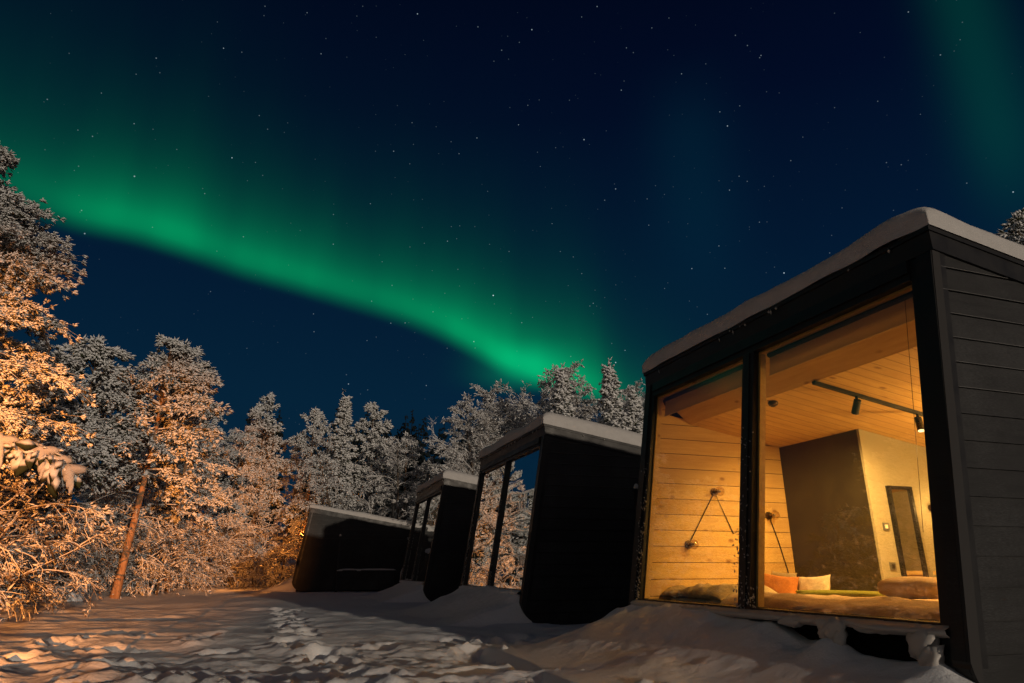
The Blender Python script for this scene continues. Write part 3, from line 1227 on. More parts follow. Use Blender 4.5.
# rumpled brown throw in the left window
nu, nv = 90, 50
u = np.linspace(2.9, 4.03, nu)
v = np.linspace(.40, 1.25, nv)
U, V = np.meshgrid(u, v, indexing='ij')
ed = np.clip((U - 2.9) / .15, 0, 1) * np.clip((V - .40) / .16, 0, 1) * np.clip((1.25 - V) / .2, 0, 1)
Zt = .575 + ed ** .6 * (.135 + .04 * fbm(U * 2.6 + 5, V * 3 + 1, 3) - .03 * np.clip((U - 3.62) / .2, 0, 1)) + .01 * fbm(U * 9, V * 9, 2)
m_ = MB()
m_.addnp(np.stack([V.ravel(), U.ravel(), Zt.ravel()], 1), grid_faces(nu, nv)[:, ::-1], 0)
th_ = m_.build('throw_blanket', M['throw'], smooth=True, fix=False)
sm_ = th_.modifiers.new('thickness', 'SOLIDIFY')
sm_.thickness = .03
sm_.offset = -1
th_.location = CAB[0][0]
th_.rotation_euler = (0, 0, CAB[0][1])
tag(th_, 'rumpled grey-brown throw heaped low behind the left pane', 'blanket')

# mirror on the plaster partition
mi_ = at_cabin('wall_mirror', K, 0, 0, 0)
tag(mi_, 'tall narrow black-framed mirror on the beige wall', 'mirror')
m_ = MB()
for a_, b_ in (((2.62, 2.655, .72), (2.655, 2.698, 1.76)), ((2.935, 2.655, .72), (2.97, 2.698, 1.76)), ((2.655, 2.655, .72), (2.935, 2.698, .755)), ((2.655, 2.655, 1.725), (2.935, 2.698, 1.76))):
    m_.box(a_, b_)
m_.build('frame', M['metal'], mi_)
m_ = MB()
m_.box((2.656, 2.676, .756), (2.934, 2.690, 1.724))
m_.build('mirror_glass', M['mirror'], mi_)

# low pine cabinet beyond the bed
cb = at_cabin('cabinet', K, 0, 0, 0)
tag(cb, 'low pine cabinet standing under the mirror past the bed', 'cabinet')
m_ = MB()
m_.box((3.02, 2.02, .357), (3.62, 2.60, .80))
m_.build('carcass', M['pine_trim'], cb)
m_ = MB()
m_.box((3.00, 2.00, .801), (3.64, 2.62, .84))
m_.build('top', M['pine_trim'], cb)
m_ = MB()
m_.box((3.006, 2.05, .40), (3.019, 2.57, .77))
m_.build('door', M['pine_trim'], cb)

# light switch and socket
for nm, lb, w_, vv, lit_ in (('light_switch', 'small lit light switch beside the mirror', 1.31, 2.52, True), ('wall_socket', 'dark wall socket low beside the mirror', .89, 2.52, False)):
    t_ = at_cabin(nm, K, 0, 0, 0)
    tag(t_, lb, nm.replace('_', ' '))
    m_ = MB()
    m_.box((vv - .04, 2.688, w_ - .04), (vv + .04, 2.699, w_ + .04))
    m_.build('plate', M['plate'], t_)
    m_ = MB()
    m_.box((vv - .02, 2.683, w_ - .02), (vv + .02, 2.6875, w_ + .02))
    m_.build('rocker' if lit_ else 'outlet', M['white'] if lit_ else M['metal'], t_)

# string of bulbs on the pine wall
for sl, sc_, pts in (('bulb cable zigzag on the pine wall, seen through the left pane', 'wall lamp', [(.83, 1.14), (1.27, 1.78), (1.49, 1.28), (1.62, 1.33), (1.80, 1.42), (2.06, 1.51), (2.16, 1.2), (2.25, .84), (2.27, .62)]),):
    t_ = at_cabin('string_lamp', K, 0, 0, 0)
    tag(t_, 'black cable lamp with three round bulbs zigzagging on pine wall', sc_)
    yw = W - .138
    m_ = MB()
    m_.tube([(p[0], yw - .012, p[1]) for p in pts], .006, 6)
    m_.build('cable', M['metal'], t_)
    for (v, z) in ((1.27, 1.78), (.83, 1.14), (2.06, 1.51)):
        m_ = MB()
        m_.tube([(v, yw, z), (v, yw - .02, z), (v, yw - .0201, z), (v, yw - .07, z)], [.05, .05, .022, .022], 12)
        so = m_.build('lamp_socket', M['brass'], t_)
        m_ = MB()
        softbox(m_, (v, yw - .125, z), (.058, .058, .058), 1.0, 10)
        m_.build('bulb', M['bulb'], so, smooth=True)
        m_ = MB()
        softbox(m_, (v, yw - .105, z), (.02, .03, .02), 1.0, 6)
        m_.build('filament_stem', M['steel'], so, smooth=True)

# smoke alarm
zc = lambda v: 2.79 - RS * v
t_ = at_cabin('smoke_alarm', K, 1.12, 2.61, zc(1.12))
tag(t_, 'small round smoke alarm on the pine ceiling', 'smoke alarm')
m_ = MB()
m_.lathe([(.05, 0), (.055, -.02), (.045, -.045), (.02, -.05)], (0, 0, 0), 14)
m_.build('alarm_body', M['brass'], t_, smooth=True)
m_ = MB()
m_.lathe([(.025, -.05), (.025, -.056)], (0, 0, 0), 10)
m_.build('grille', M['metal'], t_)

# track light with two adjustable spots
tr_ = at_cabin('track_light', K, 0, 0, 0)
tag(tr_, 'black ceiling track light with two swivelling spots', 'ceiling light')
m_ = MB()
m_.add([(v, u, zc(v) + dz) for v in (.98, 2.45) for u in (1.82, 1.86) for dz in (-.034, -.002)],
       [(0, 1, 3, 2), (4, 6, 7, 5), (0, 4, 5, 1), (2, 3, 7, 6), (0, 2, 6, 4), (1, 5, 7, 3)])
m_.build('track', M['metal'], tr_)
WARM = (1.0, .54, .15)
for (v, dx, dy) in ((1.50, .32, .85), (2.28, -.22, -.25)):
    z = zc(v) - .035
    m_ = MB()
    m_.tube([(v, 1.84, z), (v, 1.84, z - .06)], .014, 8)
    d = Vector((dx, dy, -1)).normalized()
    p0 = Vector((v, 1.84, z - .055)) - d * .02
    m_.tube([p0, p0 + d * .15], .035, 14)
    sp = m_.build('spot_head', M['metal'], tr_)
    m_ = MB()
    m_.tube([p0 + d * .1505, p0 + d * .153], .030, 14)
    m_.build('lens', M['led'], sp)
    lp = p0 + d * .20
    wl = cab_world(K, *lp)
    aim = cab_world(K, *(lp + d))
    lamp('spot_beam', 'SPOT', wl, 400 if dx > 0 else 95, WARM, .04, aim, 105 if dx > 0 else 82, .9)
# wall lamp further back on the plaster partition
t_ = at_cabin('wall_sconce', K, 3.25, 2.70, 1.53)
tag(t_, 'small glowing wall lamp at right edge of the pane', 'wall lamp')
m_ = MB()
m_.tube([(0, 0, 0), (0, -.02, 0), (0, -.0201, 0), (0, -.08, 0)], [.04, .04, .012, .012], 12)
m_.build('mount', M['brass'], t_)
m_ = MB()
softbox(m_, (0, -.11, 0), (.035, .035, .035), 1.0, 8)
m_.build('bulb', M['led'], t_, smooth=True)
lamp('sconce_glow', 'POINT', cab_world(K, 3.25, 2.50, 1.53), 7, WARM, .03)
# soft room light: ceiling lamp over the entry passage behind the bed
t_ = at_cabin('ceiling_lamp', K, 2.9, 1.3, zc(2.9))
tag(t_, 'round ceiling lamp over the passage behind the bed', 'ceiling light')
m_ = MB()
m_.lathe([(.12, 0), (.12, -.03), (.10, -.045)], (0, 0, 0), 20)
m_.build('lamp_body', M['metal'], t_)
m_ = MB()
m_.lathe([(.095, -.0455), (.07, -.06), (.02, -.065)], (0, 0, 0), 16)
m_.build('diffuser', M['led'], t_, smooth=True)
lamp('ceiling_glow', 'POINT', cab_world(K, 2.75, 1.2, zc(2.9) - .35), 110, WARM, .12)
# lamp('window_glow', 'POINT', cab_world(K, 1.45, 1.9, 1.75), 36, WARM, .25)

# roller blinds
for (u0, u1), lb in (((.21, 2.0), 'roller blind rolled high behind the right pane'), ((2.23, 3.97), 'roller blind rolled high behind the left pane')):
    t_ = at_cabin('roller_blind', K, 0, 0, 0)
    tag(t_, lb, 'blind', 'roller blinds')
    m_ = MB()
    m_.box((.150, u0 + .03, 2.70), (.153, u1 - .03, 2.90), 0, lean)
    m_.build('blind_fabric', M['blind'], t_)
    m_ = MB()
    m_.tube([lean((.15, u0 + .02, 2.90)), lean((.15, u1 - .02, 2.90))], .028, 12)
    m_.build('roller_tube', M['metal'], t_)
    m_ = MB()
    m_.box((.146, u0 + .03, 2.68), (.158, u1 - .03, 2.6995), 0, lean)
    m_.build('bottom_bar', M['blind'], t_)
    m_ = MB()
    m_.tube([lean((.14, u0 + .16, 2.88)), lean((.14, u0 + .16, 1.1))], .0022, 5)
    m_.build('pull_cord', M['brass'], t_)


# ------------------------------------------------------------------ trees
def bez(p0, d0, L, droop, n, rnd, wig=.08):
    """curved limb: starts in d0, bends downwards by droop"""
    pts = [np.array(p0, float)]
    d = np.array(d0, float)
    d /= np.linalg.norm(d)
    for i in range(n):
        d = d + np.array([rnd.gauss(0, wig), rnd.gauss(0, wig), rnd.gauss(0, wig * .6) - droop / n])
        d /= np.linalg.norm(d)
        pts.append(pts[-1] + d * L / n)
    return pts


def fan_dir(d, rnd, spread):
    d = np.array(d)
    v = d + np.array([rnd.gauss(0, spread), rnd.gauss(0, spread), rnd.gauss(0, spread * .5)])
    return v / np.linalg.norm(v)


class Lumps:
    def __init__(s, seed):
        s.c, s.d, s.L, s.r = [], [], [], []
        s.rs = np.random.RandomState(seed)

    def cluster(s, p, d, n, spread, L, r_):
        c = np.asarray(p) + s.rs.randn(n, 3) * spread * np.array([1.25, 1.25, .6])
        dd = np.asarray(d) * .9 + s.rs.randn(n, 3) * .55 + np.array([0, 0, -.15])
        s.c.append(c)
        s.d.append(dd)
        k = .45 + 1.5 * s.rs.rand(n) ** 2.2
        s.L.append(L * k * (.7 + .6 * s.rs.rand(n)))
        s.r.append(r_ * k * (.8 + .5 * s.rs.rand(n)))

    def tuft(s, p, d, n, L, r_, droop=.25, fan=.5):
        """snow-loaded fingers springing from one point of a twig"""
        d = np.asarray(d, float)
        d = d / (np.linalg.norm(d) + 1e-9)
        c = np.asarray(p) + s.rs.randn(n, 3) * .012 - d * L * .15
        dd = d + s.rs.randn(n, 3) * fan + np.array([0, 0, -droop])
        s.c.append(c)
        s.d.append(dd)
        s.L.append(L * (.5 + .8 * s.rs.rand(n)))
        s.r.append(r_ * (.6 + .8 * s.rs.rand(n)))

    def into(s, m_, dark=.25):
        V, F = oct_lumps(np.concatenate(s.c), np.concatenate(s.d), np.concatenate(s.L), np.concatenate(s.r), s.rs)
        mi = (s.rs.rand(len(F) // 8) < dark).astype(int).repeat(8)
        m_.addnp(V, F, mi)


def finish(root, crown, trunk):
    return root


def pine(H_, Rr, seed, clear=.4, dens=1.0, lump=.15, lean_=(0, 0), bark='pine_bark', lower=True, cl=1.0, top_round=True):
    rnd = random.Random(seed)
    root = empty('pine_tree')
    tp = []
    n = 9
    for i in range(n + 1):
        t = i / n
        tp.append(np.array([lean_[0] * t * H_ + .06 * math.sin(3 * t + seed) * H_ * .3, lean_[1] * t * H_, t * H_ * .98]))
    r0 = .0105 * H_ + .02

    def at(t):
        x_ = t * n
        i = min(int(x_), n - 1)
        return tp[i] * (1 - (x_ - i)) + tp[i + 1] * (x_ - i)
    tm = MB()
    tm.tube(tp, [r0 * (1.25 if i == 0 else 1) * (1 - .88 * i / n) + .012 for i in range(n + 1)], 9)
    cm = MB()
    lp = Lumps(seed)
    nl = int(46 * dens)
    for i in range(nl):
        t = clear + (1 - clear) * ((i + rnd.random()) / nl) ** .9
        q = (t - clear) / (1 - clear)
        Lb = Rr * ((1 - q) ** .62 if not top_round else (1 - q * q) ** .75 * (.75 + .25 * min(1, q * 4))) * rnd.uniform(.6, 1.12) + .15
        a = rnd.uniform(0, 2 * math.pi)
        up = .15 + .75 * q + rnd.gauss(0, .12)
        d0 = np.array([math.cos(a), math.sin(a), up])
        pts = bez(at(t), d0, Lb, .55, 6, rnd, .09)
        cm.tube(pts, [.030 * (1 - k / 6.6) * (H_ / 8) + .008 for k in range(7)], 4, 2, cap=False)
        ns = int(4 + Lb * 4.2 * dens)
        for j in range(ns):
            tt = rnd.uniform(.30, 1.0)
            k = min(int(tt * 6), 5)
            p = pts[k] * (1 - (tt * 6 - k)) + pts[k + 1] * (tt * 6 - k)
            dd = fan_dir(pts[k + 1] - pts[k], rnd, .10) if tt > .9 else fan_dir((pts[k + 1] - pts[k]) / (np.linalg.norm(pts[k + 1] - pts[k])) * .8, rnd, .65)
            Ls = Lb * rnd.uniform(.14, .30) + .10
            sub = bez(p, dd, Ls, .35, 2, rnd, .1)
            cm.tube(sub, [.010, .007, .004], 3, 2, cap=False)
            lp.tuft(sub[0] * .4 + sub[1] * .6, dd, int(5 * cl), lump * 1.1, lump * .17, .3, .6)
            lp.tuft(sub[1], dd, int(8 * cl), lump * 1.35, lump * .19, .3, .55)
            lp.tuft(sub[2], dd, int(9 * cl), lump * 1.25, lump * .19, .3, .45)
            lp.cluster(sub[1], dd, int(4 * cl), .05, lump * .5, lump * .17)
    # dead lower stubs
    if lower:
        for i in range(12):
            t = rnd.uniform(.16, clear + .1)
            a = rnd.uniform(0, 2 * math.pi)
            pts = bez(at(t), [math.cos(a), math.sin(a), .25], rnd.uniform(.3, Rr * .8), .7, 5, rnd, .14)
            cm.tube(pts, [.02, .018, .015, .012, .008, .005], 4, 2, cap=False)
            for j in range(4):
                q = rnd.choice(pts[2:])
                s2 = bez(q, [rnd.gauss(0, 1), rnd.gauss(0, 1), .1], rnd.uniform(.15, .5), .7, 3, rnd, .15)
                cm.tube(s2, [.009, .008, .006, .004], 3, 2, cap=False)
    lp.into(cm, .07)
    tm.build('trunk', M[bark], root, smooth=True, fix=False)
    cm.build('crown', [M['frost_leaf'], M['needle'], M['twig']], root, smooth=True, fix=False)
    return root


def spruce(H_, Rr, seed, dens=1.0, lump=.2, name='spruce_tree'):
    rnd = random.Random(seed)
    root = empty(name)
    tm = MB()
    tp = [np.array([.01 * H_ * math.sin(2 * i + seed), 0, H_ * i / 8]) for i in range(9)]
    tm.tube(tp, [(.014 * H_ + .02) * (1 - .93 * i / 8) for i in range(9)], 8)
    cm = MB()
    lp = Lumps(seed)
    nl = int(120 * dens)
    for i in range(nl):
        t = .10 + .89 * (i + rnd.random()) / nl
        q = (t - .1) / .9
        Lb = Rr * (1 - q) ** .85 * rnd.uniform(.6, 1.15) + .08
        a = i * 2.399 + rnd.gauss(0, .3)
        d0 = np.array([math.cos(a), math.sin(a), .15 + .5 * q])
        pts = bez((tp[0][0], 0, t * H_), d0, Lb, .95, 5, rnd, .06)
        cm.tube(pts, [.016 * (1 - k / 5.6) + .004 for k in range(6)], 3, 2, cap=False)
        ns = int(4 + Lb * 6)
        for j in range(ns):
            tt = rnd.uniform(.2, 1.0)
            k = min(int(tt * 5), 4)
            p = pts[k] * (1 - (tt * 5 - k)) + pts[k + 1] * (tt * 5 - k)
            dd = fan_dir(d0 * .7 + np.array([0, 0, -.45]), rnd, .45)
            lp.tuft(p, dd, 8, lump * 1.2, lump * .20, .35, .5)
            lp.cluster(p, dd, 3, .05 + .04 * Lb, lump * .5, lump * .2)
        # leader
    for z in np.linspace(H_ * .96, H_ * 1.02, 4):
        lp.tuft((tp[8][0], 0, z), (0, 0, .9), 5, lump * .8, lump * .14, 0, .5)
    lp.into(cm, .06)
    tm.build('trunk', M['bark'], root, smooth=True, fix=False)
    cm.build('crown', [M['frost_leaf'], M['needle'], M['twig']], root, smooth=True, fix=False)
    return root


def birch(H_, Rr, seed, dens=1.0, droopy=.8, rise=.75, wg=.08, fine=1.0, stems=1, mtl='twig_frost', name='birch_tree', hang=True, single=False, tips=True, thin=1.0):
    """bare broadleaf tree whose every twig is coated in hoarfrost"""
    rnd = random.Random(seed)
    root = None if single else empty(name)
    tm = MB()
    cm = MB() if not single else tm
    lp = Lumps(seed)
    for s_ in range(stems):
        ax_, ay = (rnd.gauss(0, .10), rnd.gauss(0, .10)) if stems == 1 else (rnd.gauss(0, .42), rnd.gauss(0, .42))
        tp = []
        p = np.array([rnd.gauss(0, .15) * (stems > 1), rnd.gauss(0, .15) * (stems > 1), -.05])
        hh = H_ * (1 if stems == 1 else rnd.uniform(.55, 1.0))
        n = 8
        d = np.array([ax_, ay, 1.0])
        tp.append(p)
        for i in range(n):
            d = d + np.array([rnd.gauss(0, .05), rnd.gauss(0, .05), 0])
            tp.append(tp[-1] + d / np.linalg.norm(d) * hh / n)
        r0 = (.011 * H_ + .012) if stems == 1 else .016 + .004 * H_
        tm.tube(tp, [r0 * (1 - .9 * i / n) + .006 for i in range(n + 1)], 7 if not single else 5)
        nl = int((26 if stems == 1 else 9) * dens)
        for i in range(nl):
            t = .18 + .8 * (i + rnd.random()) / nl
            x_ = t * n
            k0 = min(int(x_), n - 1)
            b0 = tp[k0] * (1 - (x_ - k0)) + tp[k0 + 1] * (x_ - k0)
            a = i * 2.399 + rnd.gauss(0, .5)
            Lb = Rr * (1.15 - .75 * abs(t - .35)) * rnd.uniform(.6, 1.15)
            if t > .85:
                Lb *= .55
            pts = bez(b0, [math.cos(a), math.sin(a), rise + .5 * t], Lb, droopy * 1.5, 7, rnd, wg)
            cm.tube(pts, [.024 * (1 - q / 7.6) * (H_ / 8) ** .5 + .006 for q in range(8)], 4, 0, cap=False)
            for j in range(int(8 * dens * (1 if stems == 1 else .8))):
                tt = rnd.uniform(.2, 1) * 6.999
                k = int(tt)
                p = pts[k] * (1 - (tt - k)) + pts[k + 1] * (tt - k)
                dd = fan_dir((pts[k + 1] - pts[k]) / np.linalg.norm(pts[k + 1] - pts[k]), rnd, .6)
                L2 = Lb * rnd.uniform(.2, .42)
                s2 = bez(p, dd, L2, droopy, 4, rnd, wg * 1.5)
                cm.tube(s2, [q_ * thin for q_ in (.012, .011, .009, .007, .003)], 3, 0, cap=False)
                for m in range(int(6 * fine)):
                    q = rnd.choice(s2[1:])
                    d3 = fan_dir((s2[-1] - s2[0]) / L2, rnd, .7)
                    s3 = bez(q, d3, L2 * rnd.uniform(.25, .6), droopy * .7, 2, rnd, .15)
                    cm.tube(s3, [.008 * thin, .0065 * thin, .002], 3, 0, cap=False)
                    if tips:
                        lp.cluster(s3[1], d3, 2, .03, .11 * thin, .020 * thin)
    if tips:
        V, F = oct_lumps(np.concatenate(lp.c), np.concatenate(lp.d), np.concatenate(lp.L), np.concatenate(lp.r), lp.rs)
        cm.addnp(V, F, 0)
    if single:
        return tm.build(name, M[mtl], smooth=False, fix=False)
    tm.build('trunk', M['bark'], root, smooth=True, fix=False)
    cm.build('crown', M[mtl], root, smooth=False, fix=False)
    return root


def copy_tree(o_):
    c = o_.copy()
    C.objects.link(c)
    for ch in list(o_.children):
        d = ch.copy()
        C.objects.link(d)
        d.parent = c
    return c


P = {
    'pineA': (pine(8.0, 2.1, 12, .44, 1.6, .14, (.022, 0)), 8.0),
    'pineB': (pine(7.0, 1.5, 23, .30, 1.1, .16), 7.0),
    'pineN': (pine(9.0, 2.6, 38, .36, 4.0, .078, cl=1.35, bark='bark', top_round=False), 9.0),
    'pineC': (pine(8.5, 1.6, 51, .35, .9, .17), 8.5),
    'spruceA': (spruce(9.0, 1.5, 5), 9.0),
    'spruceB': (spruce(8.0, 1.35, 9, .9, .22), 8.0),
    'birchA': (birch(9.0, 2.1, 3, 1.15), 9.0),
    'birchB': (birch(8.6, 1.9, 8, 1.15, .95), 8.6),
    'birchC': (birch(9.4, 2.2, 15, 1.6, .35, fine=1.5), 9.4),
    'frostP': (pine(9.0, 1.7, 77, .22, 1.1, .19, bark='bark'), 9.0),
    'bushA': (birch(3.0, 1.5, 101, 1.0, .55, .35, .17, .8, 6, 'twig', 'snowy_thicket', single=True, tips=True, thin=.7), 3.0),
    'bushB': (birch(3.2, 1.6, 131, 1.0, .7, .30, .18, .8, 6, 'twig', 'snowy_thicket', single=True, tips=True, thin=.7), 3.2),
    'bushC': (birch(4.2, 1.6, 151, 1.1, .6, .35, .17, .8, 5, 'twig', 'snowy_thicket', single=True, tips=True, thin=.7), 4.2),
}
used = set()


def plant(kind, azd, dist, h, label, rot=None, cat=None, group=None, wide=1.0):
    src, h0 = P[kind]
    x, y = dist * math.sin(R(azd)), dist * math.cos(R(azd))
    o_ = src if kind not in used else copy_tree(src)
    used.add(kind)
    s_ = h / h0
    o_.location = (x, y, gz(x, y) - .05)
    o_.scale = (s_ * wide, s_ * wide, s_)
    o_.rotation_euler = (0, 0, rot if rot is not None else (azd * 1.7 + dist))
    o_['label'] = label
    o_['category'] = cat or ('bush' if 'bush' in kind else 'tree')
    if group:
        o_['group'] = group
    elif 'group' in o_:
        del o_['group']
    return o_


EDGE = 'trees along the forest edge'
plant('pineN', -44.2, 13.0, 7.8, 'tall frosted pine cut off by the left edge of the picture', group=EDGE)
plant('pineB', -36.2, 20, 6.3, 'small snowy pine just right of the tall left-edge pine', group=EDGE)
plant('pineB', -33.2, 22, 7.2, 'rounded snowy pine left of the leaning orange-lit pine', rot=2.0, group=EDGE)
plant('pineA', -29.0, 23.2, 7.9, 'leaning pine with bare orange-lit lower trunk at the clearing edge', rot=.1, group=EDGE)
plant('pineC', -26.0, 27.5, 7.4, 'snowy pine right behind the leaning orange-lit pine', group=EDGE)
plant('frostP', -20.6, 37, 9.5, 'frosty tree with twin tops above the left end of farthest cabin', group=EDGE, wide=.85)
plant('birchA', -22.6, 33, 7.4, 'bowed frosty birch left of the farthest cabin', group=EDGE)
plant('birchB', -18.6, 38, 8.4, 'drooping birch with arched branch above the farthest cabin', group=EDGE)
plant('pineC', -16.8, 36, 9.0, 'dark-topped snowy pine above middle of the farthest cabin', rot=1.2, group=EDGE, wide=.8)
plant('spruceA', -14.5, 35, 9.5, 'slim pointed snowy spruce above the farthest cabin', group=EDGE)
plant('birchB', -13.4, 33.5, 7.6, 'frosty birch right of the slim pointed spruce', rot=2.5, group=EDGE)
plant('frostP', -11.8, 36, 9.3, 'broad frosted tree above the vent pipes', rot=.7, group=EDGE, wide=.9)
plant('birchA', -9.6, 34, 7.3, 'frosted birch right above the vent pipes', rot=4.0, group=EDGE)
plant('pineB', -9.0, 35, 7.5, 'small rounded frosted pine near the dark far forest', rot=4.4, group=EDGE, wide=.8)
plant('pineB', -6.9, 33, 6.1, 'small frosted pine low over the third cabin roof', rot=1.4, group=EDGE, wide=.8)
plant('birchC', -3.6, 31, 7.6, 'pale bare birch rising just left of second cabin', group=EDGE)
plant('birchC', -1.0, 32, 9.3, 'tall bare birch over the left eave of second cabin', rot=2.2, group=EDGE)
plant('birchC', 1.8, 33, 10.0, 'tallest bare frosted birch behind the second cabin', rot=3.9, group=EDGE)
plant('birchC', -5.6, 29.5, 6.4, 'low bare frosted birch just above the third cabin', rot=1.1, group=EDGE)
plant('birchC', -2.4, 28.5, 8.5, 'bare frosted birch leaning behind left corner of second cabin', rot=2.9, group=EDGE)
plant('birchC', .6, 30, 9.9, 'frosted birch with fanned twigs over the second cabin glass', rot=.4, group=EDGE)
plant('spruceB', 4.5, 26.5, 8.7, 'white pointed spruce left above the second cabin roof', group=EDGE)
plant('birchC', 6.6, 34, 10.0, 'bare dark-twigged birch between two white spruces', rot=5.1, group=EDGE)
plant('spruceB', 8.7, 27, 9.0, 'white pointed spruce in middle above second cabin roof', rot=2.6, group=EDGE)
plant('spruceB', 10.7, 27.5, 7.9, 'white spruce squeezed beside the nearest cabin eave', rot=4.2, group=EDGE)
plant('pineA', 42.6, 24, 11.5, 'frosted pine tip showing over the nearest cabin roof at right', rot=1.0, group=EDGE)
# second rank, filling the wood
FILL = 'snowy trees deeper in the forest'
LF = 'dim snowy tree standing deeper in the wood behind the front rank'
for i, (kd, a_, d_, h_) in enumerate([
        ('birchA', -46.5, 20, 7.0), ('pineC', -41.0, 24, 6.6), ('birchB', -38.5, 21, 5.2), ('pineC', -35.0, 28, 7.2), ('birchB', -31.5, 27, 6.0),
        ('birchA', -28.5, 31, 6.6), ('spruceA', -27.0, 34, 7.6), ('birchB', -23.0, 32, 6.4), ('pineA', -21.7, 38, 7.6), ('birchA', -17.0, 40, 8.4),
        ('birchB', -15.4, 38, 7.6), ('birchC', -12.6, 40, 8.2), ('birchA', -10.4, 39, 7.6), ('birchB', -7.9, 38, 6.6), ('birchC', -5.2, 37, 6.4),
        ('birchA', -2.6, 37, 7.4), ('birchC', .2, 38, 9.2), ('birchC', 3.4, 38, 10.2), ('spruceA', 2.6, 34, 8.0), ('birchC', 8.2, 39, 10.6), ('birchC', 10.4, 37, 9.6),
        ('spruceA', 6.4, 31, 6.8), ('birchC', 12.5, 34, 9.0), ('birchC', 5.4, 33, 9.4), ('birchC', 9.6, 32, 9.0), ('birchC', 7.4, 36, 10.0),
        ('pineC', -33.5, 33, 8.2), ('pineA', -25.0, 40, 8.2), ('spruceA', -29.8, 38, 8.0)]):
    plant(kd, a_, d_, h_, LF, rot=i * 1.31, group=FILL)
# trees left of the picture that the glass fronts mirror
OUT = 'snowy trees left of the clearing'
LO = 'snowy tree beyond the left edge of the clearing'
for i, (kd, a_, d_, h_) in enumerate([
        ('pineB', -49, 17, 6.2), ('pineC', -54, 15, 7.0), ('birchA', -52, 21, 7.5), ('pineA', -60, 15, 7.2), ('spruceB', -57, 20, 8.0),
        ('pineC', -67, 15, 7.0), ('spruceA', -64, 20, 8.4), ('pineB', -75, 14, 6.4), ('birchB', -71, 18, 7.2), ('pineC', -84, 15, 7.0), ('birchA', -80, 19, 7.6)]):
    plant(kd, a_, d_, h_, LO, rot=i * 2.1, group=OUT)

# thickets of bent, snow-laden twigs along the clearing
TH = 'snow-laden thickets along the forest edge'
LT = 'tangle of bent snow-laden twigs at the foot of the orange-lit trees'
LT2 = 'dim tangle of snowy twigs in the dark gap left of the farthest cabin'
for i, (kd, a_, d_, h_) in enumerate([
        ('bushA', -43, 14.5, 2.9), ('bushB', -40.5, 16, 3.2), ('bushC', -38.2, 17, 4.2), ('bushA', -36.6, 18.5, 3.0), ('bushB', -36.0, 20, 3.3),
        ('bushC', -34.6, 24, 4.3), ('bushA', -33.0, 23, 3.0), ('bushB', -31.4, 25, 3.2), ('bushC', -28.6, 26.5, 3.8), ('bushA', -27.2, 25.5, 3.0),
        ('bushB', -26.0, 29, 3.2), ('bushC', -41.5, 19, 4.6), ('bushC', -36.5, 23, 4.6), ('bushC', -31.5, 25, 4.4), ('bushA', -24.8, 31, 3.2),
        ('bushC', -26.0, 29, 4.4), ('bushB', -45.5, 16, 3.4), ('bushA', -48, 14, 3.0), ('bushC', -52, 13.5, 4.0), ('bushB', -58, 13.5, 3.4), ('bushA', -66, 13, 3.0),
        ('bushC', -72, 14, 4.0), ('bushB', -80, 14, 3.4)]):
    plant(kd, a_, d_, h_, LT, rot=i * 1.7, cat='bush', group=TH)
for i, (kd, a_, d_, h_) in enumerate([('bushC', -21.8, 33, 4.6), ('bushB', -20.0, 35, 3.6), ('bushC', -23.4, 35, 4.6), ('bushC', -18.6, 37, 5.0), ('bushC', -14.0, 38, 5.4), ('bushC', -10.0, 38, 5.4)]):
    plant(kd, a_, d_, h_, LT2, rot=i * 2.3, cat='bush', group='dim thickets in the wood')

# young spruce whose snow-loaded bough reaches in at the left edge
t_ = empty('young_spruce', (-2.87, 3.02, .45))
t_.scale = (.54, .54, .54)
tag(t_, 'snow-loaded green bough of young spruce reaching in at left edge', 'tree')
m_ = MB()
m_.tube([(0, 0, -1.0), (.02, 0, 1.2), (0, 0, 2.6)], [.045, .032, .008], 8)
m_.build('trunk', M['bark'], t_, smooth=True, fix=False)
cm = MB()
lp = Lumps(77)
rnd = random.Random(8)
for i in range(26):
    a_ = i * 2.4
    z_ = .5 + 2.0 * i / 26
    L_ = .55 * (1 - .7 * i / 26)
    if math.cos(a_) > .2:
        L_ *= .6
    pts = bez((0, 0, z_), (math.cos(a_), math.sin(a_), .3), L_, .9, 5, rnd, .05)
    cm.tube(pts, [.012, .010, .008, .006, .005, .004], 4, 2, cap=False)
    for p in pts[1:]:
        lp.cluster(p, (math.cos(a_), math.sin(a_), -.3), 9, .05, .10, .025)
pts = [np.array(p) for p in ((0, 0, 1.55), (.35, .12, 1.75), (.75, .22, 1.83), (1.15, .30, 1.74), (1.45, .34, 1.56))]
cm.tube(pts, [.018, .015, .012, .009, .005], 5, 2, cap=False)
for k in range(4):
    for j in range(4):
        p = pts[k] * (1 - j / 4) + pts[k + 1] * (j / 4)
        lp.cluster(p, (.25, .0, -.9), 16, .045, .13, .028)
lp.into(cm, .35)
for q_ in range(9):
    t_q = .12 + .86 * q_ / 8
    kk = min(int(t_q * 4), 3)
    pb = pts[kk] * (1 - (t_q * 4 - kk)) + pts[kk + 1] * (t_q * 4 - kk)
    softbox(cm, (pb[0], pb[1], pb[2] + .02), (.13, .08, .045), .9, 8, .15, q_ * 1.3, 3)
    hl = .22 - .10 * q_ / 8
    for w_, off in ((.055, 0.0), (.042, -.35), (.03, -.75), (.018, -1.1)):
        softbox(cm, (pb[0] + .05 * -off, pb[1] + (.05 if q_ % 2 else -.05), pb[2] + off * hl), (w_, w_ * .8, hl * .45), .95, 7, .2, q_ * 2.3 + off, 3)
cm.build('crown', [M['frost_leaf'], M['needle'], M['twig'], M['cap']], t_, smooth=True, fix=False)

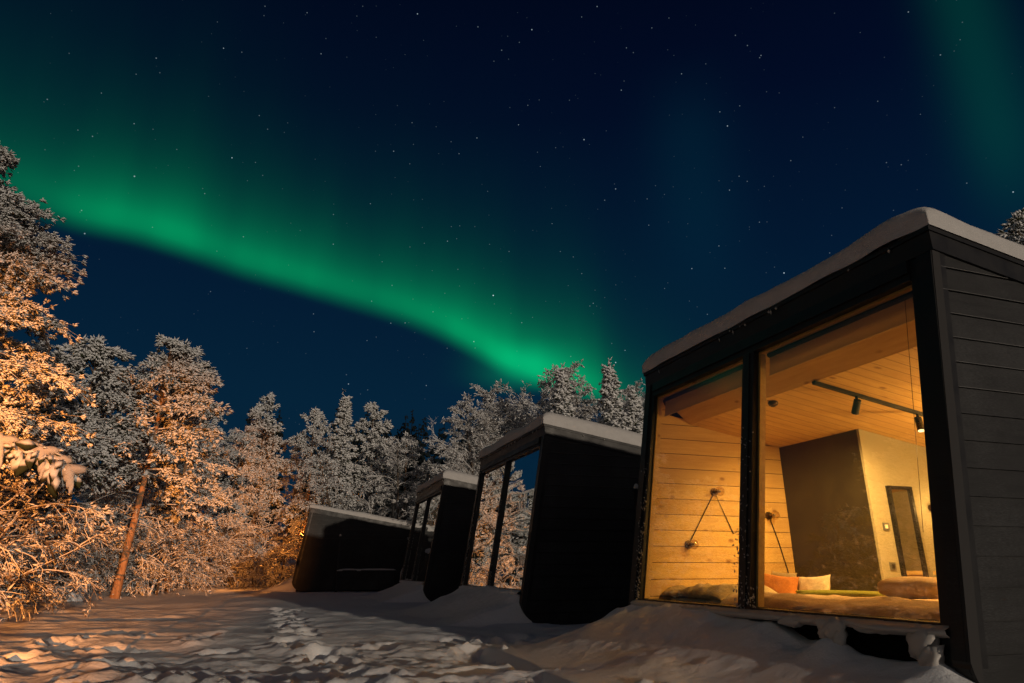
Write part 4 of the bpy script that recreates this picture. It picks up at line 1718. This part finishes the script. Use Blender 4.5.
# snow-covered boulder by the thicket
m_ = MB()
softbox(m_, (0, 0, 0), (.42, .34, .27), .9, 16, .12, 4)
o_ = m_.build('snowy_boulder', M['snow'], smooth=True)
o_.location = (-11.5, 18.4, gz(-11.5, 18.4) + .12)
tag(o_, 'rounded snow-covered boulder at the foot of orange-lit thicket', 'boulder')

# dark spruce wood on the rise far behind
rs = np.random.RandomState(9)
m_ = MB()
lp = Lumps(91)
for i in range(150):
    a_ = R(rs.uniform(-22, 22) if i < 110 else rs.uniform(-50, 50))
    d_ = rs.uniform(70, 100)
    x_, y_ = d_ * math.sin(a_), d_ * math.cos(a_)
    hh = rs.uniform(11.0, 14.5)
    z0 = gz(x_, y_)
    m_.tube([(x_, y_, z0), (x_, y_, z0 + hh)], [.16, .03], 4)
    n_ = 90
    t = rs.rand(n_)
    aa = rs.rand(n_) * 6.28
    rad = 1.7 * (1 - t) ** .9
    c = np.stack([x_ + .2 * rad * np.cos(aa), y_ + .2 * rad * np.sin(aa), z0 + 1.0 + t * (hh - 1.0)], 1)
    lp.c.append(c)
    lp.d.append(np.stack([np.cos(aa), np.sin(aa), -.35 + 0 * aa], 1))
    lp.L.append(rad + .25)
    lp.r.append(.30 * rad + .10)
V, F = oct_lumps(np.concatenate(lp.c), np.concatenate(lp.d), np.concatenate(lp.L), np.concatenate(lp.r), lp.rs)
m_.addnp(V, F, 0)
o_ = m_.build('far_forest', M['far'], smooth=False, fix=False)
tag(o_, 'dark unlit spruce wood on the rise far behind the cabins', 'forest', kind='stuff')


# ------------------------------------------------------------------ orange lamps that light the forest edge
def lamp_post(loc, h, label, energy, aim, spot):
    t = empty('lamp_post', (loc[0], loc[1], gz(*loc)))
    tag(t, label, 'street lamp', 'orange path lamps')
    m_ = MB()
    m_.tube([(0, 0, -.1), (0, 0, h)], [.05, .035], 10)
    m_.build('post', M['metal'], t)
    d = (Vector(aim) - Vector((loc[0], loc[1], h)))
    d.z = 0
    d.normalize()
    m_ = MB()
    m_.tube([(0, 0, h), (d.x * .25, d.y * .25, h + .04)], .022, 8)
    hd = Vector((d.x * .34, d.y * .34, h + .04))
    m_.box((hd.x - .13, hd.y - .09, hd.z - .03), (hd.x + .13, hd.y + .09, hd.z + .04))
    hdo = m_.build('lamp_head', M['metal'], t)
    m_ = MB()
    m_.box((hd.x - .10, hd.y - .07, hd.z - .036), (hd.x + .10, hd.y + .07, hd.z - .0305))
    m_.build('lens', M['sodium'], hdo)
    p = Vector((loc[0], loc[1], gz(*loc))) + hd + Vector((0, 0, -.12))
    lamp('lamp_beam', 'SPOT', p, energy, ORANGE, .08, aim, spot, .9)


# low floodlight washing the trees left of the clearing, standing outside the picture
fl = empty('floodlight', (4.0, -20, gz(4.0, -20)))
tag(fl, 'orange floodlight on a pole behind the photographer', 'floodlight')
fd = Vector((math.sin(R(-20.9)) * math.cos(R(.8)), math.cos(R(-20.9)) * math.cos(R(.8)), math.sin(R(.8))))
m_ = MB()
m_.tube([(0, 0, -.1), (0, 0, 1.3)], .03, 8)
m_.build('pole', M['metal'], fl)
m_ = MB()
hp = Vector((0, 0, 1.4))
m_.tube([hp - fd * .12, hp - fd * .04, hp + fd * .06], [.05, .10, .11], 16)
fh_ = m_.build('lamp_head', M['metal'], fl)
m_ = MB()
m_.tube([hp + fd * .0605, hp + fd * .064], [.10, .10], 16)
m_.build('lens', M['sodium'], fh_)
p_ = Vector((4.0, -20, gz(4.0, -20))) + hp + fd * .12
lamp('flood_beam', 'SPOT', p_, 115000, ORANGE, .06, p_ + fd, 15.0, 1.0)
lamp_post((-10.35, 36.2), 2.5, 'low lamp post hidden behind the farthest cabin', 7500, (-12.6, 17, .3), 54)
